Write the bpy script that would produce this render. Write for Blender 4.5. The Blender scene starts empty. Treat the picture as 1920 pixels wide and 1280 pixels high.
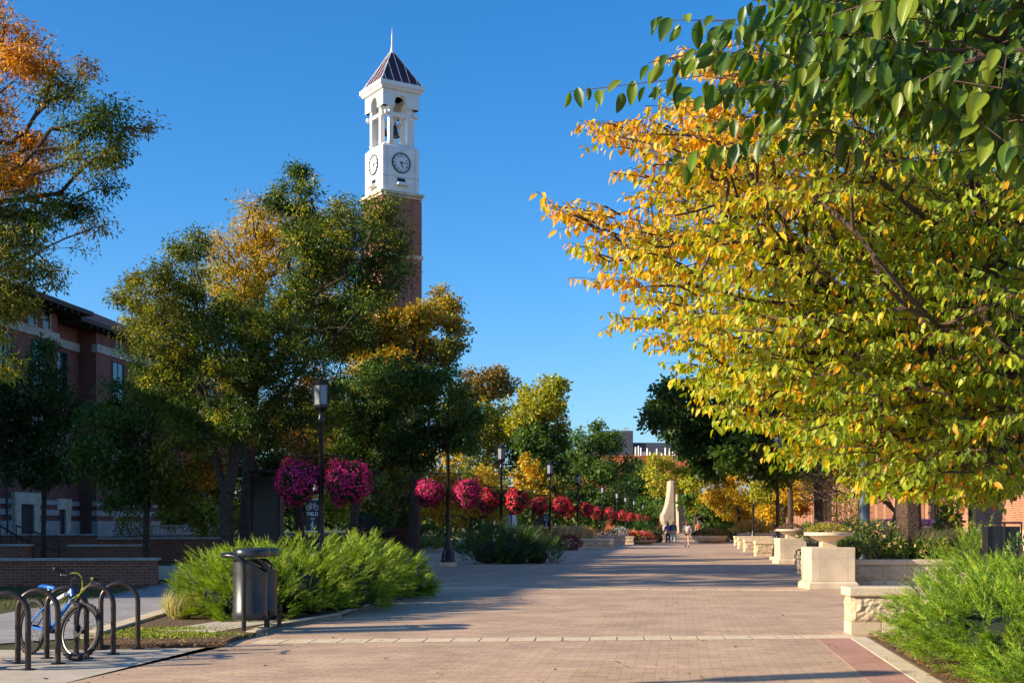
import bpy, math, random
import numpy as np
from mathutils import Vector, Matrix
random.seed(7)
R = np.random.RandomState(11)
rad = math.radians
sc = bpy.context.scene
COL = sc.collection
# ---------------------------------------------------------------- camera, sky, sun
CAMZ = 1.55; HOR = 982.0; FPX = 2400.0
cam_d = bpy.data.cameras.new('camera'); cam = bpy.data.objects.new('camera', cam_d); COL.objects.link(cam)
cam.location = (0, 0, CAMZ); cam.rotation_euler = (rad(90), 0, 0)
cam_d.sensor_width = 36; cam_d.lens = 45; cam_d.shift_y = (HOR - 640) / 1920
cam_d.clip_start = 0.1; cam_d.clip_end = 6000
sc.camera = cam
SUN_EL = 22.0; SUN_BACK = 18.0      # sun stands to the left, a little behind the camera
sd = Vector((-math.cos(rad(SUN_BACK)) * math.cos(rad(SUN_EL)), -math.sin(rad(SUN_BACK)) * math.cos(rad(SUN_EL)), math.sin(rad(SUN_EL))))
w = bpy.data.worlds.new('World'); sc.world = w; w.use_nodes = True
nt = w.node_tree; nt.nodes.clear()
sky = nt.nodes.new('ShaderNodeTexSky'); sky.sky_type = 'NISHITA'; sky.sun_disc = False
sky.sun_elevation = rad(SUN_EL); sky.sun_rotation = math.atan2(sd.x, sd.y)
sky.air_density = 1.0; sky.dust_density = 1.0; sky.ozone_density = 6.0; sky.altitude = 200
bg = nt.nodes.new('ShaderNodeBackground'); bg.inputs[1].default_value = 0.12
ow = nt.nodes.new('ShaderNodeOutputWorld')
hs = nt.nodes.new('ShaderNodeHueSaturation'); hs.inputs['Saturation'].default_value = 1.2
nt.links.new(sky.outputs[0], hs.inputs['Color']); nt.links.new(hs.outputs[0], bg.inputs[0]); nt.links.new(bg.outputs[0], ow.inputs[0])
sl = bpy.data.lights.new('sun', 'SUN'); sl.energy = 5.0; sl.angle = rad(0.53); sl.color = (1.0, 0.84, 0.60)
so = bpy.data.objects.new('sun', sl); COL.objects.link(so)
so.rotation_euler = sd.to_track_quat('Z', 'Y').to_euler(); so.location = (-40, -20, 40)
sc.view_settings.view_transform = 'Standard'; sc.view_settings.look = 'None'
sc.view_settings.exposure = 0.9; sc.view_settings.gamma = 1.0

# ---------------------------------------------------------------- helpers
def W(px, py, D):
    return Vector(((px - 960) / FPX * D, D, CAMZ + (HOR - py) / FPX * D))
def G(px, py):
    D = CAMZ * FPX / (py - HOR)
    return Vector(((px - 960) / FPX * D, D, 0))
AX = math.atan(0.13)               # the mall runs 7.4 degrees to the right of +Y

def newmat(name):
    m = bpy.data.materials.new(name); m.use_nodes = True
    n = m.node_tree; b = n.nodes['Principled BSDF']
    return m, n, b
def mat(name, col, rough=0.6, metal=0.0, var=0.15, scale=6.0, bump=0.0, bscale=40.0, col2=None, spec=0.4, detail=4.0):
    m, n, b = newmat(name)
    b.inputs['Roughness'].default_value = rough; b.inputs['Metallic'].default_value = metal
    b.inputs['Specular IOR Level'].default_value = spec
    tc = n.nodes.new('ShaderNodeTexCoord')
    if var > 0 or col2:
        nz = n.nodes.new('ShaderNodeTexNoise'); nz.inputs['Scale'].default_value = scale; nz.inputs['Detail'].default_value = detail
        n.links.new(tc.outputs['Object'], nz.inputs['Vector'])
        rp = n.nodes.new('ShaderNodeValToRGB'); rp.color_ramp.elements[0].position = 0.32; rp.color_ramp.elements[1].position = 0.68
        c2 = col2 or tuple(min(1, c * (1 + var)) for c in col)
        c1 = col if col2 else tuple(c * (1 - var) for c in col)
        rp.color_ramp.elements[0].color = (*c1, 1); rp.color_ramp.elements[1].color = (*c2, 1)
        n.links.new(nz.outputs['Fac'], rp.inputs[0]); n.links.new(rp.outputs[0], b.inputs['Base Color'])
    else:
        b.inputs['Base Color'].default_value = (*col, 1)
    if bump > 0:
        n2 = n.nodes.new('ShaderNodeTexNoise'); n2.inputs['Scale'].default_value = bscale; n2.inputs['Detail'].default_value = 5
        n.links.new(tc.outputs['Object'], n2.inputs['Vector'])
        bp = n.nodes.new('ShaderNodeBump'); bp.inputs['Strength'].default_value = bump; bp.inputs['Distance'].default_value = 0.05
        n.links.new(n2.outputs['Fac'], bp.inputs['Height']); n.links.new(bp.outputs[0], b.inputs['Normal'])
    return m
def brickmat(name, c1, c2, mortar, bw=0.22, bh=0.075, ms=0.01, rough=0.8, bias=0.0, bump=0.4, skew=None, rot=0.0, patch=0.12, off=0.5):
    m, n, b = newmat(name); L = n.links.new
    b.inputs['Roughness'].default_value = rough; b.inputs['Specular IOR Level'].default_value = 0.25
    tc = n.nodes.new('ShaderNodeTexCoord'); vec = tc.outputs['UV']
    if skew is not None:
        sp = n.nodes.new('ShaderNodeSeparateXYZ'); L(tc.outputs['Object'], sp.inputs[0])
        def ma(a, k, bb):
            q = n.nodes.new('ShaderNodeMath'); q.operation = 'MULTIPLY_ADD'; L(a, q.inputs[0]); q.inputs[1].default_value = k; L(bb, q.inputs[2]); return q.outputs[0]
        cb = n.nodes.new('ShaderNodeCombineXYZ'); L(ma(sp.outputs[1], -skew[0], sp.outputs[0]), cb.inputs[0]); L(ma(sp.outputs[0], -skew[1], sp.outputs[1]), cb.inputs[1])
        vec = cb.outputs[0]
    mp = n.nodes.new('ShaderNodeMapping'); mp.inputs['Rotation'].default_value = (0, 0, rot); L(vec, mp.inputs[0]); vec = mp.outputs[0]
    bt = n.nodes.new('ShaderNodeTexBrick'); L(vec, bt.inputs['Vector'])
    bt.inputs['Color1'].default_value = (*c1, 1); bt.inputs['Color2'].default_value = (*c2, 1); bt.inputs['Mortar'].default_value = (*mortar, 1)
    bt.inputs['Scale'].default_value = 1; bt.inputs['Brick Width'].default_value = bw; bt.inputs['Row Height'].default_value = bh
    bt.inputs['Mortar Size'].default_value = ms; bt.inputs['Mortar Smooth'].default_value = 0.1; bt.inputs['Bias'].default_value = bias; bt.offset = off
    nz = n.nodes.new('ShaderNodeTexNoise'); nz.inputs['Scale'].default_value = 0.9; nz.inputs['Detail'].default_value = 6; L(vec, nz.inputs['Vector'])
    mr = n.nodes.new('ShaderNodeMapRange'); mr.inputs[1].default_value = 0.3; mr.inputs[2].default_value = 0.7; mr.inputs[3].default_value = 1 - patch; mr.inputs[4].default_value = 1 + patch; L(nz.outputs['Fac'], mr.inputs[0])
    vm = n.nodes.new('ShaderNodeVectorMath'); vm.operation = 'SCALE'; L(bt.outputs['Color'], vm.inputs[0]); L(mr.outputs[0], vm.inputs['Scale'])
    n3 = n.nodes.new('ShaderNodeTexNoise'); n3.inputs['Scale'].default_value = 30; n3.inputs['Detail'].default_value = 4; L(vec, n3.inputs['Vector'])
    mr2 = n.nodes.new('ShaderNodeMapRange'); mr2.inputs[1].default_value = 0.3; mr2.inputs[2].default_value = 0.7; mr2.inputs[3].default_value = 0.88; mr2.inputs[4].default_value = 1.12; L(n3.outputs['Fac'], mr2.inputs[0])
    v2 = n.nodes.new('ShaderNodeVectorMath'); v2.operation = 'SCALE'; L(vm.outputs[0], v2.inputs[0]); L(mr2.outputs[0], v2.inputs['Scale'])
    L(v2.outputs[0], b.inputs['Base Color'])
    bp = n.nodes.new('ShaderNodeBump'); bp.inputs['Strength'].default_value = bump; bp.inputs['Distance'].default_value = 0.008
    bp.invert = True
    ad = n.nodes.new('ShaderNodeMath'); ad.operation = 'MULTIPLY_ADD'; L(n3.outputs['Fac'], ad.inputs[0]); ad.inputs[1].default_value = -0.4; L(bt.outputs['Fac'], ad.inputs[2])
    L(ad.outputs[0], bp.inputs['Height']); L(bp.outputs[0], b.inputs['Normal'])
    return m
def leafmat(name, trans=0.35, rough=0.5, veins=False, spec=0.35):
    m, n, b = newmat(name); L = n.links.new
    at = n.nodes.new('ShaderNodeAttribute'); at.attribute_name = 'Col'
    b.inputs['Roughness'].default_value = rough; b.inputs['Specular IOR Level'].default_value = spec
    col = at.outputs['Color']
    if veins:
        tc = n.nodes.new('ShaderNodeUVMap'); sp = n.nodes.new('ShaderNodeSeparateXYZ'); L(tc.outputs[0], sp.inputs[0])
        ab = n.nodes.new('ShaderNodeMath'); ab.operation = 'ABSOLUTE'; L(sp.outputs[1], ab.inputs[0])
        q = n.nodes.new('ShaderNodeMath'); q.operation = 'MULTIPLY_ADD'; L(ab.outputs[0], q.inputs[0]); q.inputs[1].default_value = -0.9; L(sp.outputs[0], q.inputs[2])
        s = n.nodes.new('ShaderNodeMath'); s.operation = 'MULTIPLY'; L(q.outputs[0], s.inputs[0]); s.inputs[1].default_value = 75
        si = n.nodes.new('ShaderNodeMath'); si.operation = 'SINE'; L(s.outputs[0], si.inputs[0])
        bp = n.nodes.new('ShaderNodeBump'); bp.inputs['Strength'].default_value = 0.12; bp.inputs['Distance'].default_value = 0.004
        L(si.outputs[0], bp.inputs['Height']); L(bp.outputs[0], b.inputs['Normal'])
    L(col, b.inputs['Base Color'])
    tr = n.nodes.new('ShaderNodeBsdfTranslucent')
    hs = n.nodes.new('ShaderNodeHueSaturation'); hs.inputs['Value'].default_value = 1.25; hs.inputs['Saturation'].default_value = 1.1; L(col, hs.inputs['Color']); L(hs.outputs[0], tr.inputs[0])
    mx = n.nodes.new('ShaderNodeMixShader'); mx.inputs[0].default_value = trans
    L(b.outputs[0], mx.inputs[1]); L(tr.outputs[0], mx.inputs[2]); L(mx.outputs[0], n.nodes['Material Output'].inputs[0])
    return m

M = {}
M['paver'] = brickmat('paver', (0.56, 0.39, 0.26), (0.44, 0.30, 0.20), (0.33, 0.225, 0.155), bw=0.24, bh=0.12, ms=0.006, skew=(0.13, 0.1), bump=0.5, patch=0.17)
M['sidepaver'] = brickmat('sidepaver', (0.34, 0.32, 0.31), (0.29, 0.27, 0.26), (0.15, 0.14, 0.14), bw=0.6, bh=0.6, ms=0.012, skew=(0.13, 0.1), bump=0.3)
M['redpaver'] = brickmat('redpaver', (0.50, 0.27, 0.20), (0.43, 0.23, 0.17), (0.3, 0.17, 0.13), bw=0.2, bh=0.1, ms=0.005, skew=(0.13, 0.1), bump=0.3)
M['palepaver'] = mat('palepaver', (0.66, 0.52, 0.34), 0.8, var=0.12, scale=5, bump=0.2, bscale=60)
M['joint'] = mat('joint', (0.10, 0.075, 0.06), 0.9)
M['concrete'] = mat('concrete', (0.47, 0.40, 0.31), 0.85, var=0.12, scale=3, bump=0.15, bscale=80)
M['kerb'] = mat('kerb', (0.60, 0.49, 0.34), 0.85, var=0.12, scale=4, bump=0.2, bscale=60)
M['mulch'] = mat('mulch', (0.05, 0.03, 0.017), 0.95, col2=(0.24, 0.15, 0.085), scale=22, bump=1.0, bscale=45, detail=8)
M['grass'] = mat('grass', (0.045, 0.05, 0.015), 0.95, col2=(0.10, 0.12, 0.03), scale=2.5, bump=1.0, bscale=70, detail=8)
M['soil'] = mat('soil', (0.06, 0.045, 0.03), 0.95, col2=(0.12, 0.09, 0.05), scale=8, bump=0.8, bscale=40)
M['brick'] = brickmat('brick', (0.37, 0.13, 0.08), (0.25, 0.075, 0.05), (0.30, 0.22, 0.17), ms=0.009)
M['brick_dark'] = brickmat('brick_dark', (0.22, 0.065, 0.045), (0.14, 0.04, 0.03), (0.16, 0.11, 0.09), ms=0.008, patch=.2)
M['brick_wall'] = brickmat('brick_wall', (0.25, 0.085, 0.05), (0.17, 0.05, 0.03), (0.26, 0.18, 0.13), ms=0.01)
M['brick_warm'] = brickmat('brick_warm', (0.42, 0.17, 0.09), (0.30, 0.11, 0.06), (0.42, 0.31, 0.22), bh=0.1, bw=0.28, ms=0.014)
M['limestone'] = mat('limestone', (0.46, 0.37, 0.26), 0.85, col2=(0.72, 0.58, 0.40), scale=1.6, bump=0.2, bscale=50, detail=9)
M['rockface'] = mat('rockface', (0.44, 0.34, 0.22), 0.9, col2=(0.64, 0.51, 0.35), scale=3, bump=0.8, bscale=9)
M['greystone'] = mat('greystone', (0.36, 0.33, 0.29), 0.85, var=0.2, scale=3, bump=0.2, bscale=30)
M['white'] = mat('white', (0.70, 0.68, 0.64), 0.55, col2=(0.81, 0.80, 0.77), scale=1.1, detail=9)
M['seam'] = mat('seam', (0.35, 0.33, 0.31), 0.8, var=0)
M['roof'] = mat('roof', (0.07, 0.022, 0.03), 0.45, var=0.25, scale=1.2)
M['roof_tile'] = brickmat('roof_tile', (0.13, 0.045, 0.04), (0.09, 0.03, 0.03), (0.03, 0.012, 0.01), bw=0.3, bh=0.35, ms=0.03, bump=0.8)
M['soffit'] = mat('soffit', (0.03, 0.02, 0.018), 0.7)
M['black'] = mat('black', (0.012, 0.013, 0.016), 0.35, var=0.3, scale=5, spec=0.5)
M['blackmetal'] = mat('blackmetal', (0.02, 0.022, 0.026), 0.3, metal=0.3, var=0.25, scale=8, spec=0.5)
M['binbody'] = mat('binbody', (0.045, 0.047, 0.05), 0.38, metal=0.4, var=0.15, scale=14, spec=0.5)
M['lid'] = mat('lid', (0.02, 0.024, 0.03), 0.22, var=0.1, spec=0.6)
M['lidgreen'] = mat('lidgreen', (0.015, 0.06, 0.035), 0.25, var=0.1, spec=0.6)
M['rack'] = mat('rack', (0.014, 0.014, 0.016), 0.3, metal=0.3, col2=(0.055, 0.036, 0.03), scale=7, spec=0.6, detail=7)
M['peel'] = mat('peel', (0.03, 0.03, 0.034), 0.5, metal=0.2, col2=(0.20, 0.21, 0.23), scale=2.5, detail=9)
M['glass'] = mat('glass', (0.26, 0.28, 0.31), 0.25, var=0.05, spec=0.6)
M['tubeglass'] = mat('tubeglass', (0.7, 0.72, 0.76), 0.3, var=0)
M['window'] = mat('window', (0.05, 0.07, 0.09), 0.04, metal=0.75, var=0.05)
M['window'].node_tree.nodes['Principled BSDF'].inputs['Base Color'].default_value = (0.5, 0.6, 0.7, 1)
M['darkwin'] = mat('darkwin', (0.015, 0.015, 0.018), 0.15, var=0, spec=0.6)
M['bell'] = mat('bell', (0.035, 0.045, 0.04), 0.4, metal=0.8, var=0.2)
M['clock'] = mat('clock', (0.68, 0.70, 0.72), 0.5, var=0)
M['yellow'] = mat('yellow', (0.62, 0.40, 0.04), 0.5, var=0.05)
M['navy'] = mat('navy', (0.012, 0.013, 0.025), 0.45, var=0)
M['paintwhite'] = mat('paintwhite', (0.75, 0.75, 0.75), 0.5, var=0)
M['bark'] = mat('bark', (0.035, 0.025, 0.018), 0.9, col2=(0.10, 0.075, 0.055), scale=12, bump=1.0, bscale=25)
M['bark_brown'] = mat('bark_brown', (0.055, 0.033, 0.022), 0.9, col2=(0.12, 0.075, 0.05), scale=14, bump=1.0, bscale=25)
M['twig'] = mat('twig', (0.10, 0.06, 0.04), 0.8, var=0.2)
M['leaf'] = leafmat('leaf', 0.35, 0.5)
M['leafn'] = leafmat('leafn', 0.48, 0.42, spec=0.4)
M['leafg'] = leafmat('leafg', 0.38, 0.34, True, spec=0.5)
M['needle'] = leafmat('needle', 0.30, 0.5)
M['petal'] = leafmat('petal', 0.30, 0.6)
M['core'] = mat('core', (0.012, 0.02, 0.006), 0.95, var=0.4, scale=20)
M['rubber'] = mat('rubber', (0.014, 0.014, 0.015), 0.75, var=0.3, scale=30)
M['rim'] = mat('rim', (0.03, 0.03, 0.035), 0.3, metal=0.6, var=0)
M['steel'] = mat('steel', (0.45, 0.45, 0.46), 0.25, metal=0.9, var=0)
M['blue'] = mat('blue', (0.01, 0.14, 0.55), 0.22, var=0.05, spec=0.6)
M['bikewhite'] = mat('bikewhite', (0.75, 0.77, 0.8), 0.25, var=0, spec=0.6)
M['cable'] = mat('cable', (0.5, 0.55, 0.02), 0.4, var=0)
M['skin'] = mat('skin', (0.55, 0.32, 0.22), 0.6, var=0.03)
M['fleece'] = mat('fleece', (0.78, 0.70, 0.58), 0.9, var=0.05, bump=0.4, bscale=60)
M['cloth_black'] = mat('cloth_black', (0.015, 0.015, 0.02), 0.8)
M['cloth_navy'] = mat('cloth_navy', (0.02, 0.03, 0.07), 0.8)
M['cloth_green'] = mat('cloth_green', (0.01, 0.22, 0.18), 0.8)
M['cloth_denim'] = mat('cloth_denim', (0.22, 0.28, 0.38), 0.8)
M['cloth_orange'] = mat('cloth_orange', (0.55, 0.16, 0.06), 0.8)
M['cloth_purple'] = mat('cloth_purple', (0.16, 0.08, 0.35), 0.8)
M['cap_blue'] = mat('cap_blue', (0.15, 0.35, 0.7), 0.7)
M['hair_dark'] = mat('hair_dark', (0.02, 0.012, 0.01), 0.6)
M['hair_auburn'] = mat('hair_auburn', (0.16, 0.05, 0.02), 0.5)
M['orangebrick'] = brickmat('orangebrick', (0.55, 0.14, 0.05), (0.45, 0.10, 0.04), (0.5, 0.2, 0.1), bw=1.2, bh=0.5, ms=0.03)
M['penthouse'] = brickmat('penthouse', (0.075, 0.085, 0.115), (0.065, 0.075, 0.10), (0.03, 0.035, 0.05), bw=8, bh=0.6, ms=0.08)
M['fountain'] = mat('fountain', (0.38, 0.31, 0.23), 0.85, var=0.2, scale=0.6, bump=0.1)
M['woodpost'] = mat('woodpost', (0.06, 0.04, 0.03), 0.7)
M['oldgrass'] = leafmat('oldgrass', 0.3, 0.7)

def tag(o, label=None, cat=None, group=None, kind=None):
    if label: o['label'] = label
    if cat: o['category'] = cat
    if group: o['group'] = group
    if kind: o['kind'] = kind
    return o
def thing(name, label, cat, loc=(0, 0, 0), rz=0.0, group=None):
    o = bpy.data.objects.new(name, None); COL.objects.link(o); o.empty_display_size = 0.2
    o.location = loc; o.rotation_euler = (0, 0, rz)
    return tag(o, label, cat, group)
KIDS = {}
def link(o, parent):
    COL.objects.link(o)
    if parent is not None:
        o.parent = parent; KIDS.setdefault(parent.name, []).append(o)
    return o
def dup(root, loc, rz=None, label=None, group=None, scale=None, swap=None):
    r = root.copy(); COL.objects.link(r); r.location = loc
    if rz is not None: r.rotation_euler = (0, 0, rz)
    if scale is not None: r.scale = scale if hasattr(scale, '__len__') else (scale,) * 3
    if label: r['label'] = label
    if group: r['group'] = group
    def rec(src, dst):
        for ch in KIDS.get(src.name, []):
            c = ch.copy(); link(c, dst); rec(ch, c)
            if swap and ch.name.split('.')[0] in swap: c.data = swap[ch.name.split('.')[0]]
    rec(root, r)
    return r

class MB:
    def __init__(s): s.v = []; s.f = []
    def add(s, vs, fs, T=None):
        k = len(s.v)
        for p in vs:
            p = Vector(p)
            s.v.append(tuple(T @ p) if T is not None else tuple(p))
        for f in fs: s.f.append(tuple(i + k for i in f))
        return s
    def box(s, x0, x1, y0, y1, z0, z1, T=None):
        vs = [(x0, y0, z0), (x1, y0, z0), (x1, y1, z0), (x0, y1, z0), (x0, y0, z1), (x1, y0, z1), (x1, y1, z1), (x0, y1, z1)]
        return s.add(vs, [(3, 2, 1, 0), (4, 5, 6, 7), (0, 1, 5, 4), (1, 2, 6, 5), (2, 3, 7, 6), (3, 0, 4, 7)], T)
    def cbox(s, c, sx, sy, sz, T=None):
        return s.box(c[0] - sx / 2, c[0] + sx / 2, c[1] - sy / 2, c[1] + sy / 2, c[2] - sz / 2, c[2] + sz / 2, T)
    def prism(s, poly, z0, z1, T=None, top=None):
        n = len(poly); tp = top or poly
        vs = [(p[0], p[1], z0) for p in poly] + [(p[0], p[1], z1) for p in tp]
        return s.add(vs, [tuple(range(n - 1, -1, -1)), tuple(range(n, 2 * n))] + [(i, (i + 1) % n, n + (i + 1) % n, n + i) for i in range(n)], T)
    def lathe(s, prof, n=24, c=(0, 0, 0), T=None, ph=0.0, sx=1.0, sy=1.0):
        vs = []; fs = []
        for (r, z) in prof:
            for k in range(n):
                a = ph + 2 * math.pi * k / n; vs.append((c[0] + sx * r * math.cos(a), c[1] + sy * r * math.sin(a), c[2] + z))
        m = len(prof)
        for i in range(m - 1):
            for k in range(n):
                a, b = i * n + k, i * n + (k + 1) % n
                fs.append((a, b, b + n, a + n))
        fs.append(tuple(range(n - 1, -1, -1))); fs.append(tuple(range((m - 1) * n, m * n)))
        return s.add(vs, fs, T)
    def tube(s, pts, r, n=8, closed=False, T=None):
        pts = [Vector(p) for p in pts]; m = len(pts)
        rs = r if hasattr(r, '__len__') else [r] * m
        vs = []; fs = []; u = None
        for i in range(m):
            if closed: d = pts[(i + 1) % m] - pts[i - 1]
            else: d = pts[min(i + 1, m - 1)] - pts[max(i - 1, 0)]
            d.normalize()
            if u is None: u = d.orthogonal().normalized()
            else:
                u = u - d * u.dot(d)
                u = u.normalized() if u.length > 1e-6 else d.orthogonal().normalized()
            q = d.cross(u)
            for k in range(n):
                a = 2 * math.pi * k / n; vs.append(pts[i] + (u * math.cos(a) + q * math.sin(a)) * rs[i])
        for i in range(m if closed else m - 1):
            j = (i + 1) % m
            for k in range(n):
                fs.append((i * n + k, i * n + (k + 1) % n, j * n + (k + 1) % n, j * n + k))
        if not closed:
            fs.append(tuple(range(n - 1, -1, -1))); fs.append(tuple(range((m - 1) * n, m * n)))
        return s.add(vs, fs, T)
    def build(s, name, m, parent=None, smooth=False, bevel=0, seg=2, world=False):
        me = bpy.data.meshes.new(name); me.from_pydata(s.v, [], s.f); me.materials.append(m)
        uv = me.uv_layers.new(name='UVMap').data
        for p in me.polygons:
            nx, ny, nz = abs(p.normal.x), abs(p.normal.y), abs(p.normal.z)
            hx, hy = (1, 0)
            if nz < 0.9:
                h = math.hypot(p.normal.x, p.normal.y); tx, ty = -p.normal.y / h, p.normal.x / h
            for li in p.loop_indices:
                co = me.vertices[me.loops[li].vertex_index].co
                if nz >= 0.9: uv[li].uv = (co.x, co.y)
                else: uv[li].uv = (co.x * tx + co.y * ty, co.z if nz < 0.3 else co.z / max(0.2, math.sqrt(1 - nz * nz)))
            if smooth: p.use_smooth = True
        o = bpy.data.objects.new(name, me); link(o, parent)
        if bevel:
            b = o.modifiers.new('b', 'BEVEL'); b.width = bevel; b.segments = seg; b.limit_method = 'ANGLE'; b.angle_limit = rad(40)
        if smooth:
            try:
                me.set_sharp_from_angle(angle=rad(45))
            except Exception: pass
        return o

# scatter many small facets as one mesh; T is a template (verts (a,b,c), faces)
DIA = ([(0, 0, 0), (.42, .27, .07), (1, 0, -.05), (.42, -.27, .07)], [(0, 1, 2, 3)])
OVAL = ([(0, 0, 0), (.25, .2, .05), (.65, .2, .05), (1, 0, -.08), (.65, -.2, .05), (.25, -.2, .05)], [(0, 1, 2, 3), (0, 3, 4, 5)])
LEAF = ([(0, 0, 0), (.35, 0, -.01), (.7, 0, -.05), (1.0, 0, -.16), (.32, .21, .06), (.66, .17, .02), (.32, -.21, .06), (.66, -.17, .02)],
        [(0, 1, 4), (1, 2, 5, 4), (2, 3, 5), (0, 6, 1), (1, 6, 7, 2), (2, 7, 3)])
LOBED = ([(0, 0, 0), (.2, .12, .03), (.35, .45, .06), (.5, .16, .03), (.75, .3, .02), (1, 0, -.08), (.75, -.3, .02), (.5, -.16, .03), (.35, -.45, .06), (.2, -.12, .03)],
         [(0, 1, 3, 5), (1, 2, 3), (3, 4, 5), (0, 5, 7, 9), (9, 7, 8), (7, 5, 6)])
PETAL = ([(math.cos(k * 1.2566) * .5, math.sin(k * 1.2566) * .5, .08) for k in range(5)], [(0, 1, 2, 3, 4)])
NARROW = ([(0, 0, 0), (.45, .16, .06), (1, 0, -.08), (.45, -.16, .06)], [(0, 1, 2, 3)])
NEEDLE = ([(0, -.045, 0), (0, .045, 0), (1, 0, 0)], [(0, 1, 2)])
def unit(a): return a / np.maximum(1e-9, np.linalg.norm(a, axis=-1, keepdims=True))
def scatter(name, P, A, N, S, T, C, m, parent=None, origin=(0, 0, 0), uv=False, kind=None):
    P = np.asarray(P, float) - np.asarray(origin, float); n = len(P)
    A = unit(A); B = unit(np.cross(N, A)); Nn = np.cross(A, B)
    tv = np.array(T[0], float); k = len(tv); S = np.broadcast_to(np.asarray(S, float).reshape(-1, 1, 1), (n, 1, 1))
    V = P[:, None, :] + S * (tv[None, :, 0:1] * A[:, None, :] + tv[None, :, 1:2] * B[:, None, :] + tv[None, :, 2:3] * Nn[:, None, :])
    V = V.reshape(-1, 3)
    lens = np.array([len(f) for f in T[1]]); flat = np.concatenate([np.array(f) for f in T[1]])
    loops = (flat[None, :] + (np.arange(n) * k)[:, None]).ravel(); lens_all = np.tile(lens, n)
    me = bpy.data.meshes.new(name)
    me.vertices.add(len(V)); me.vertices.foreach_set('co', V.ravel().astype(np.float32))
    me.loops.add(len(loops)); me.loops.foreach_set('vertex_index', loops.astype(np.int32))
    st = np.concatenate([[0], np.cumsum(lens_all)[:-1]])
    me.polygons.add(len(lens_all)); me.polygons.foreach_set('loop_start', st.astype(np.int32)); me.polygons.foreach_set('loop_total', lens_all.astype(np.int32))
    if uv:
        me.polygons.foreach_set('use_smooth', np.ones(len(lens_all), bool))
    me.update(calc_edges=True)
    ca = me.color_attributes.new('Col', 'FLOAT_COLOR', 'POINT')
    cc = np.ones((n, k, 4), np.float32); cc[:, :, :3] = np.asarray(C, float)[:, None, :]
    ca.data.foreach_set('color', cc.ravel())
    if uv:
        u = me.uv_layers.new(name='UVMap')
        uvs = np.tile(tv[:, :2], (n, 1))[loops]; u.data.foreach_set('uv', uvs.ravel().astype(np.float32))
    me.materials.append(m)
    o = bpy.data.objects.new(name, me); link(o, parent); o.location = (0, 0, 0) if parent is not None else origin
    if kind: o['kind'] = kind
    return o
def jit(cols, n, amt=0.25, idx=None):
    cols = np.array(cols, float); i = R.randint(0, len(cols), n) if idx is None else idx
    c = cols[i] * (1 + amt * R.uniform(-1, 1, (n, 1))) * (1 + 0.12 * R.uniform(-1, 1, (n, 3)))
    return np.clip(c, 0.002, 1)

# ------------- trees: tips inside the crown's lobes, joined to the trunk by a branching skeleton
def skeleton(trunk, tips, r_base, r_tip=0.008, bend=0.08, pw=0.5, limbs=()):
    nodes = [Vector(p) for p in trunk]; par = [-1] + list(range(len(trunk) - 1)); plen = [0.0]
    for lm in limbs:
        prev = min(range(len(nodes)), key=lambda i: (nodes[i] - Vector(lm[0])).length)
        for p in lm: nodes.append(Vector(p)); par.append(prev); prev = len(nodes) - 1
    for i in range(1, len(nodes)): plen.append(plen[par[i]] + (nodes[i] - nodes[par[i]]).length)
    t0 = nodes[len(trunk) - 1]; low = len(trunk) // 2
    NP = np.zeros((len(nodes) + len(tips) * 4 + 8, 3)); PL = np.zeros(len(NP)); cnt = 0
    for i in range(len(nodes)): NP[i] = nodes[i]; PL[i] = plen[i] + (1e3 if i < low else 0)
    cnt = len(nodes)
    order = sorted(range(len(tips)), key=lambda i: (Vector(tips[i]) - t0).length)
    leafn = []
    for i in order:
        t = np.array(tips[i]); d = np.linalg.norm(NP[:cnt] - t, axis=1)
        up = np.maximum(0, NP[:cnt, 2] - t[2]) * 0.7
        j = int(np.argmin(d + 0.45 * PL[:cnt] + up)); L = d[j]
        k = 3 if L > 1.2 else 2
        prev = j; a = NP[j].copy()
        for s in range(1, k + 1):
            f = s / k; p = a + (t - a) * f
            if s < k: p = p + R.normal(0, bend * L * 0.5, 3) + np.array([0, 0, bend * L * math.sin(f * math.pi)])
            nodes.append(Vector(p)); par.append(prev); NP[cnt] = p; PL[cnt] = PL[prev] % 1e3 + np.linalg.norm(p - NP[prev]); prev = cnt; cnt += 1
        leafn.append((i, prev))
    w = np.zeros(cnt)
    for _, q in leafn:
        while q >= 0: w[q] += 1; q = par[q]
    tot = max(1, w[0]); rr = r_tip + (r_base - r_tip) * (np.maximum(w, 1) / tot) ** pw
    rr[w <= 1] = r_tip
    return nodes, par, rr, leafn
def skel_mesh(name, nodes, par, rr, m, parent, origin, sides=6, flare=1.35):
    mb = MB(); o = Vector(origin)
    for i in range(1, len(nodes)):
        a, b = nodes[par[i]], nodes[i]; ra, rb = min(rr[par[i]], rr[i] * 1.35), rr[i]
        if par[i] == 0: ra = rr[0] * flare
        d = (b - a)
        if d.length < 1e-5: continue
        d.normalize(); n = sides if rb > 0.03 else 4
        u = d.orthogonal().normalized(); q = d.cross(u); vs = []
        for (p, r) in ((a - d * ra * .3, ra), (b, rb)):
            for k in range(n):
                t = 2 * math.pi * k / n; vs.append(p - o + (u * math.cos(t) + q * math.sin(t)) * r)
        mb.add(vs, [(k, (k + 1) % n, n + (k + 1) % n, n + k) for k in range(n)] + [tuple(range(n, 2 * n))])
    return mb.build(name, m, parent, smooth=True)
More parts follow.
